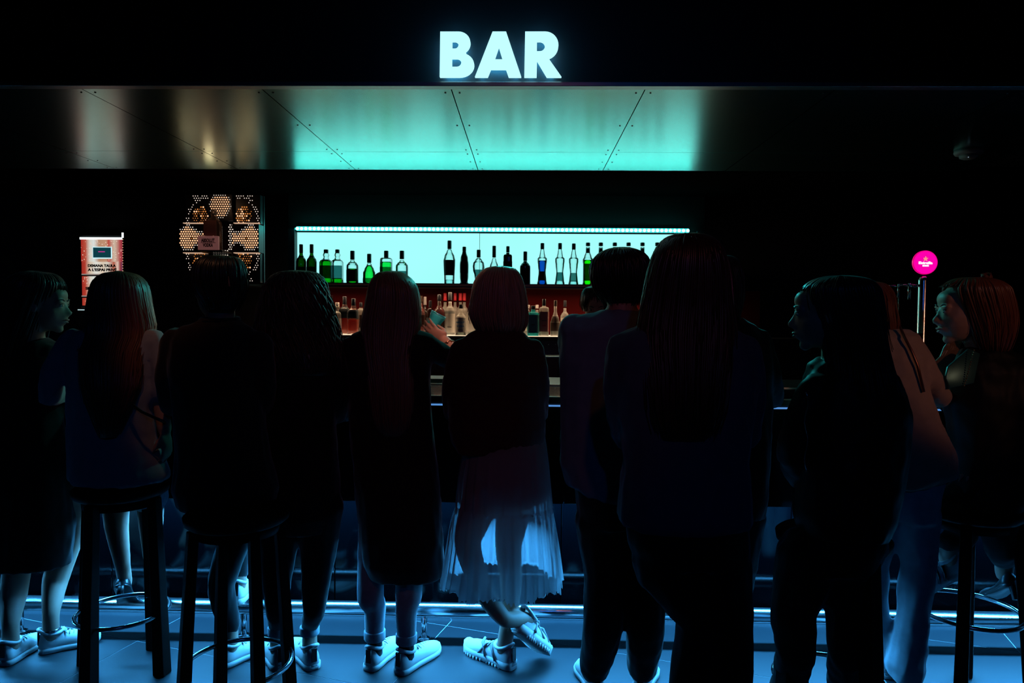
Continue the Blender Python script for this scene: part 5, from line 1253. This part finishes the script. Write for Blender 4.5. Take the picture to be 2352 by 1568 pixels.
# ---- 12 woman in profile at the right
def p12():
    d = 2.74
    P = Person((W(2280, 1160, d).x, d, 0), 'seated woman in profile at the right with a small top knot and shiny dark jacket', d, 12)
    head(P.body, W(2222, 715, d), frame(R_(-80), 0, R_(-4)), 1.08); features(P.root, W(2222, 715, d), frame(R_(-80), 0, R_(-4)), 1.08)
    P.limb([(2245, 770, d, .048), (2258, 830, d, .055)])
    g_ = MB()
    T = [(795, 2225, 2300, .055), (812, 2205, 2335, .08), (850, 2185, 2362, .11), (920, 2178, 2372, .125), (1000, 2190, 2365, .12), (1080, 2195, 2375, .13), (1130, 2200, 2385, .15), (1150, 2210, 2375, .14)]
    torso(g_, T, d); torso(P.body, T, d, .018)
    L = P.limb([(2330, 855, d-.06, .056), (2350, 940, d-.1, .05), (2335, 1040, d-.08, .045), (2285, 1066, d-.04, .036)], g_)
    P.limb([(2200, 870, d+.08, .05), (2185, 930, d+.14, .045), (2165, 905, d+.3, .036)], g_)
    P.cloth('jacket', g_, C_leather, folds=.012)
    hand(P.body, W(2278, 1066, d-.04), (-1, 0.1, -.25), (0, .2, -1), .35, 1.0, 1)
    # glossy lapel, dark leather with the cyan reflection painted into its colour
    lp = MB()
    vs = [W(2178, 842, d-.115), W(2226, 800, d-.07), W(2252, 812, d-.085), W(2238, 880, d-.125), W(2182, 892, d-.128), W(2172, 868, d-.125)]
    lp.add(vs+[v+V((0, .012, 0)) for v in vs], [(0, 1, 2, 3, 4, 5), (11, 10, 9, 8, 7, 6)]+[(i, i+6, (i+1) % 6+6, (i+1) % 6) for i in range(6)])
    o = part('lapel', lp, mat('cyan_lit_patent', (.04, .16, .16), .35, .5), P.root, True, .003); o['label'] = 'shiny lapel with painted cyan light'
    z_ = MB()
    for i in range(16): z_.ball(W(2215+1.9*i*.8, 885-5.4*i, d-.135+.002*i), (.003,)*3, n=6, m_=4)
    o = part('zip', z_, mat('zip_metal', (.6, .35, .2), .3, 1), P.root)
    g2 = MB()
    hA = W(2228, 1308, d+.02); tA = W(2150, 1346, d+.04); 
    aA = shoe(P.root, hA, tA, 'stripe', L=.25); hB = W(2330, 1345, d-.05); tB = W(2280, 1370, d+.1)
    aB = shoe(P.root, hB, tB, 'heel', L=.24)
    P.limb([(2270, 1130, d, .10), (2205, 1150, d+.02, .075), (2210, 1230, d+.04, .055), (aA+V((0, 0, .07)), .045)], g2); P.limb([(aA+V((0, 0, .07)), .036), (aA, .035)])
    P.limb([(2300, 1135, d-.08, .10), (2290, 1165, d-.1, .08), (2300, 1260, d-.08, .058), (aB+V((0, 0, .06)), .043)], g2); P.limb([(aB+V((0, 0, .06)), .036), (aB, .032)])
    P.cloth('trousers', g2, C_trous)
    P.done(.006)
    hair(P.root, [(641, 2206, 2258, .05), (647, 2190, 2282, .085), (658, 2177, 2298, .104), (670, 2173, 2307, .110), (720, 2190, 2318, .108), (760, 2208, 2316, .10), (795, 2226, 2306, .08), (820, 2245, 2300, .05)], d, R_(-80), H_red, 44, 2, 200, .008, seed=38, jit=.05)
    kn = MB(); c = W(2266, 642, d)
    for i in range(26):
        a = random.uniform(0, 6.28); b_ = random.uniform(.6, 1.4)
        kn.tube([c+V((.018*math.cos(a+q*b_)*(1-.08*q), .016*math.sin(a+q*b_), .014*math.sin(q+a)+.004*q)) for q in range(5)], [.004, .005, .005, .004, .0015], 5)
    part('top_knot', kn, H_red, P.root)
    lk = MB(); rnd = random.Random(4)
    for i in range(46):
        o_ = rnd.uniform(0, 1); a = W(2186+22*o_, 775+10*o_, d+.05*o_); b_ = W(2160+30*o_, 820, d+.02-.03*o_); c_ = W(2135+42*o_, 848+30*o_, d-.03-.03*o_)
        lk.tube([a, a.lerp(b_, .5)+V((rnd.uniform(-.008, .008), 0, 0)), b_, b_.lerp(c_, .5)+V((rnd.uniform(-.01, .01), 0, 0)), c_], [.004, .006, .0065, .006, .002], 5)
    part('front_locks', lk, H_blond, P.root)
p12()
# ---- 13 bartender behind the counter
def p13():
    d = 4.3
    P = Person((W(1365, 760, d).x, d, 0), 'bartender in black behind the counter, hidden behind the blue shirted man', d, 13)
    head(P.body, W(1366, 700, d), frame(R_(180), 0, R_(-25)), 1.0); features(P.root, W(1366, 700, d), frame(R_(180), 0, R_(-25)), 1.0)
    P.limb([(1366, 730, d, .05), (1366, 760, d, .06)])
    g_ = MB(); T = [(745, 1345, 1390, .06), (755, 1315, 1415, .09), (790, 1305, 1428, .11), (860, 1310, 1422, .12), (960, 1312, 1420, .12), (1040, 1312, 1420, .13)]
    torso(g_, T, d); torso(P.body, T, d, .018)
    P.limb([(1315, 775, d, .055), (1306, 830, d-.03, .048), (1330, 850, d-.25, .038)], g_); P.limb([(1418, 775, d, .055), (1428, 830, d-.03, .048), (1405, 850, d-.25, .038)], g_)
    P.cloth('shirt', g_, C_blackknit); g2 = MB(); b0 = P.root.location
    for q in (-1, 1): P.limb([(V((b0.x+q*.09, d, .80)), .10), (V((b0.x+q*.1, d, .45)), .07), (V((b0.x+q*.1, d, .05)), .055)], g2); shoe(P.root, V((b0.x+q*.1, d+.08, 0)), V((b0.x+q*.12, d-.17, 0)), 'sneaker')
    P.cloth('trousers', g2, C_trous); P.done(.011)
    hair(P.root, [(660, 1355, 1377, .03), (664, 1344, 1388, .07), (676, 1337, 1396, .1), (695, 1335, 1398, .105), (715, 1338, 1394, .09)], d, R_(180), H_black, 45, 3, 120, .008, seed=41)
p13()

# ================================================================= STOOLS
def stool(cx, cy, rot, hs, label, splay=.20, rs=.18, ring_z=.30, lw=.030, seat_mt=None):
    t_ = thing('bar_stool', (cx, cy, 0), label, 'stool', 'bar stools along the counter'); c = V((cx, cy, 0))
    b = MB(); b.lathe([(rs*.93, hs-.045), (rs, hs-.035), (rs*1.02, hs-.012), (rs*.95, hs-.002), (rs*.7, hs+.004)], 40, c); part('seat', b, M_wood, t_)
    b = MB(); b.lathe([(rs*.80, hs-.085), (rs*.82, hs-.045)], 32, c); part('apron', b, M_wood, t_)
    for i in range(4):
        a = rot+PI/2*i; u_ = V((math.cos(a), math.sin(a), 0)); v_ = V((-u_.y, u_.x, 0)); b = MB(); rings = []
        for z_, r_, w_ in ((hs-.05, rs*.86, lw*.8), (hs*.5, (rs*.86+splay)/2, lw*.88), (0.0, splay, lw)):
            o_ = c+u_*r_+V((0, 0, z_)); rings.append([o_+u_*w_*x+v_*w_*y for x, y in ((-1, -1), (1, -1), (1, 1), (-1, 1))])
        b.loft(rings); part('leg', b, M_wood, t_, False, .004)
    k_ = rs*.86+(splay-rs*.86)*(1-ring_z/hs)
    b = MB(); b.tube([c+V((math.cos(2*PI*i/40)*k_, math.sin(2*PI*i/40)*k_, ring_z)) for i in range(40)], .009, 10, closed=True); part('foot_ring', b, M_chrome, t_)
    return t_
def at(px, d): return W(px, 1100, d).x
stool(at(272, 2.78), 2.80, R_(80), .79, 'dark wooden bar stool under the woman with very long auburn hair', .185, ring_z=.25, lw=.026)
stool(at(545, 2.45), 2.45, R_(43), .79, 'dark wooden bar stool under the man in the black shirt', .20, ring_z=.22, lw=.022)
stool(at(1955, 2.20), 2.32, R_(20), .78, 'dark wooden bar stool behind the woman in the black leather jacket', .19, ring_z=.27)
stool(at(2228, 2.70), 2.70, R_(55), .78, 'dark wooden bar stool at the far right with a striped shoe on its ring', .22, ring_z=.36, lw=.024)
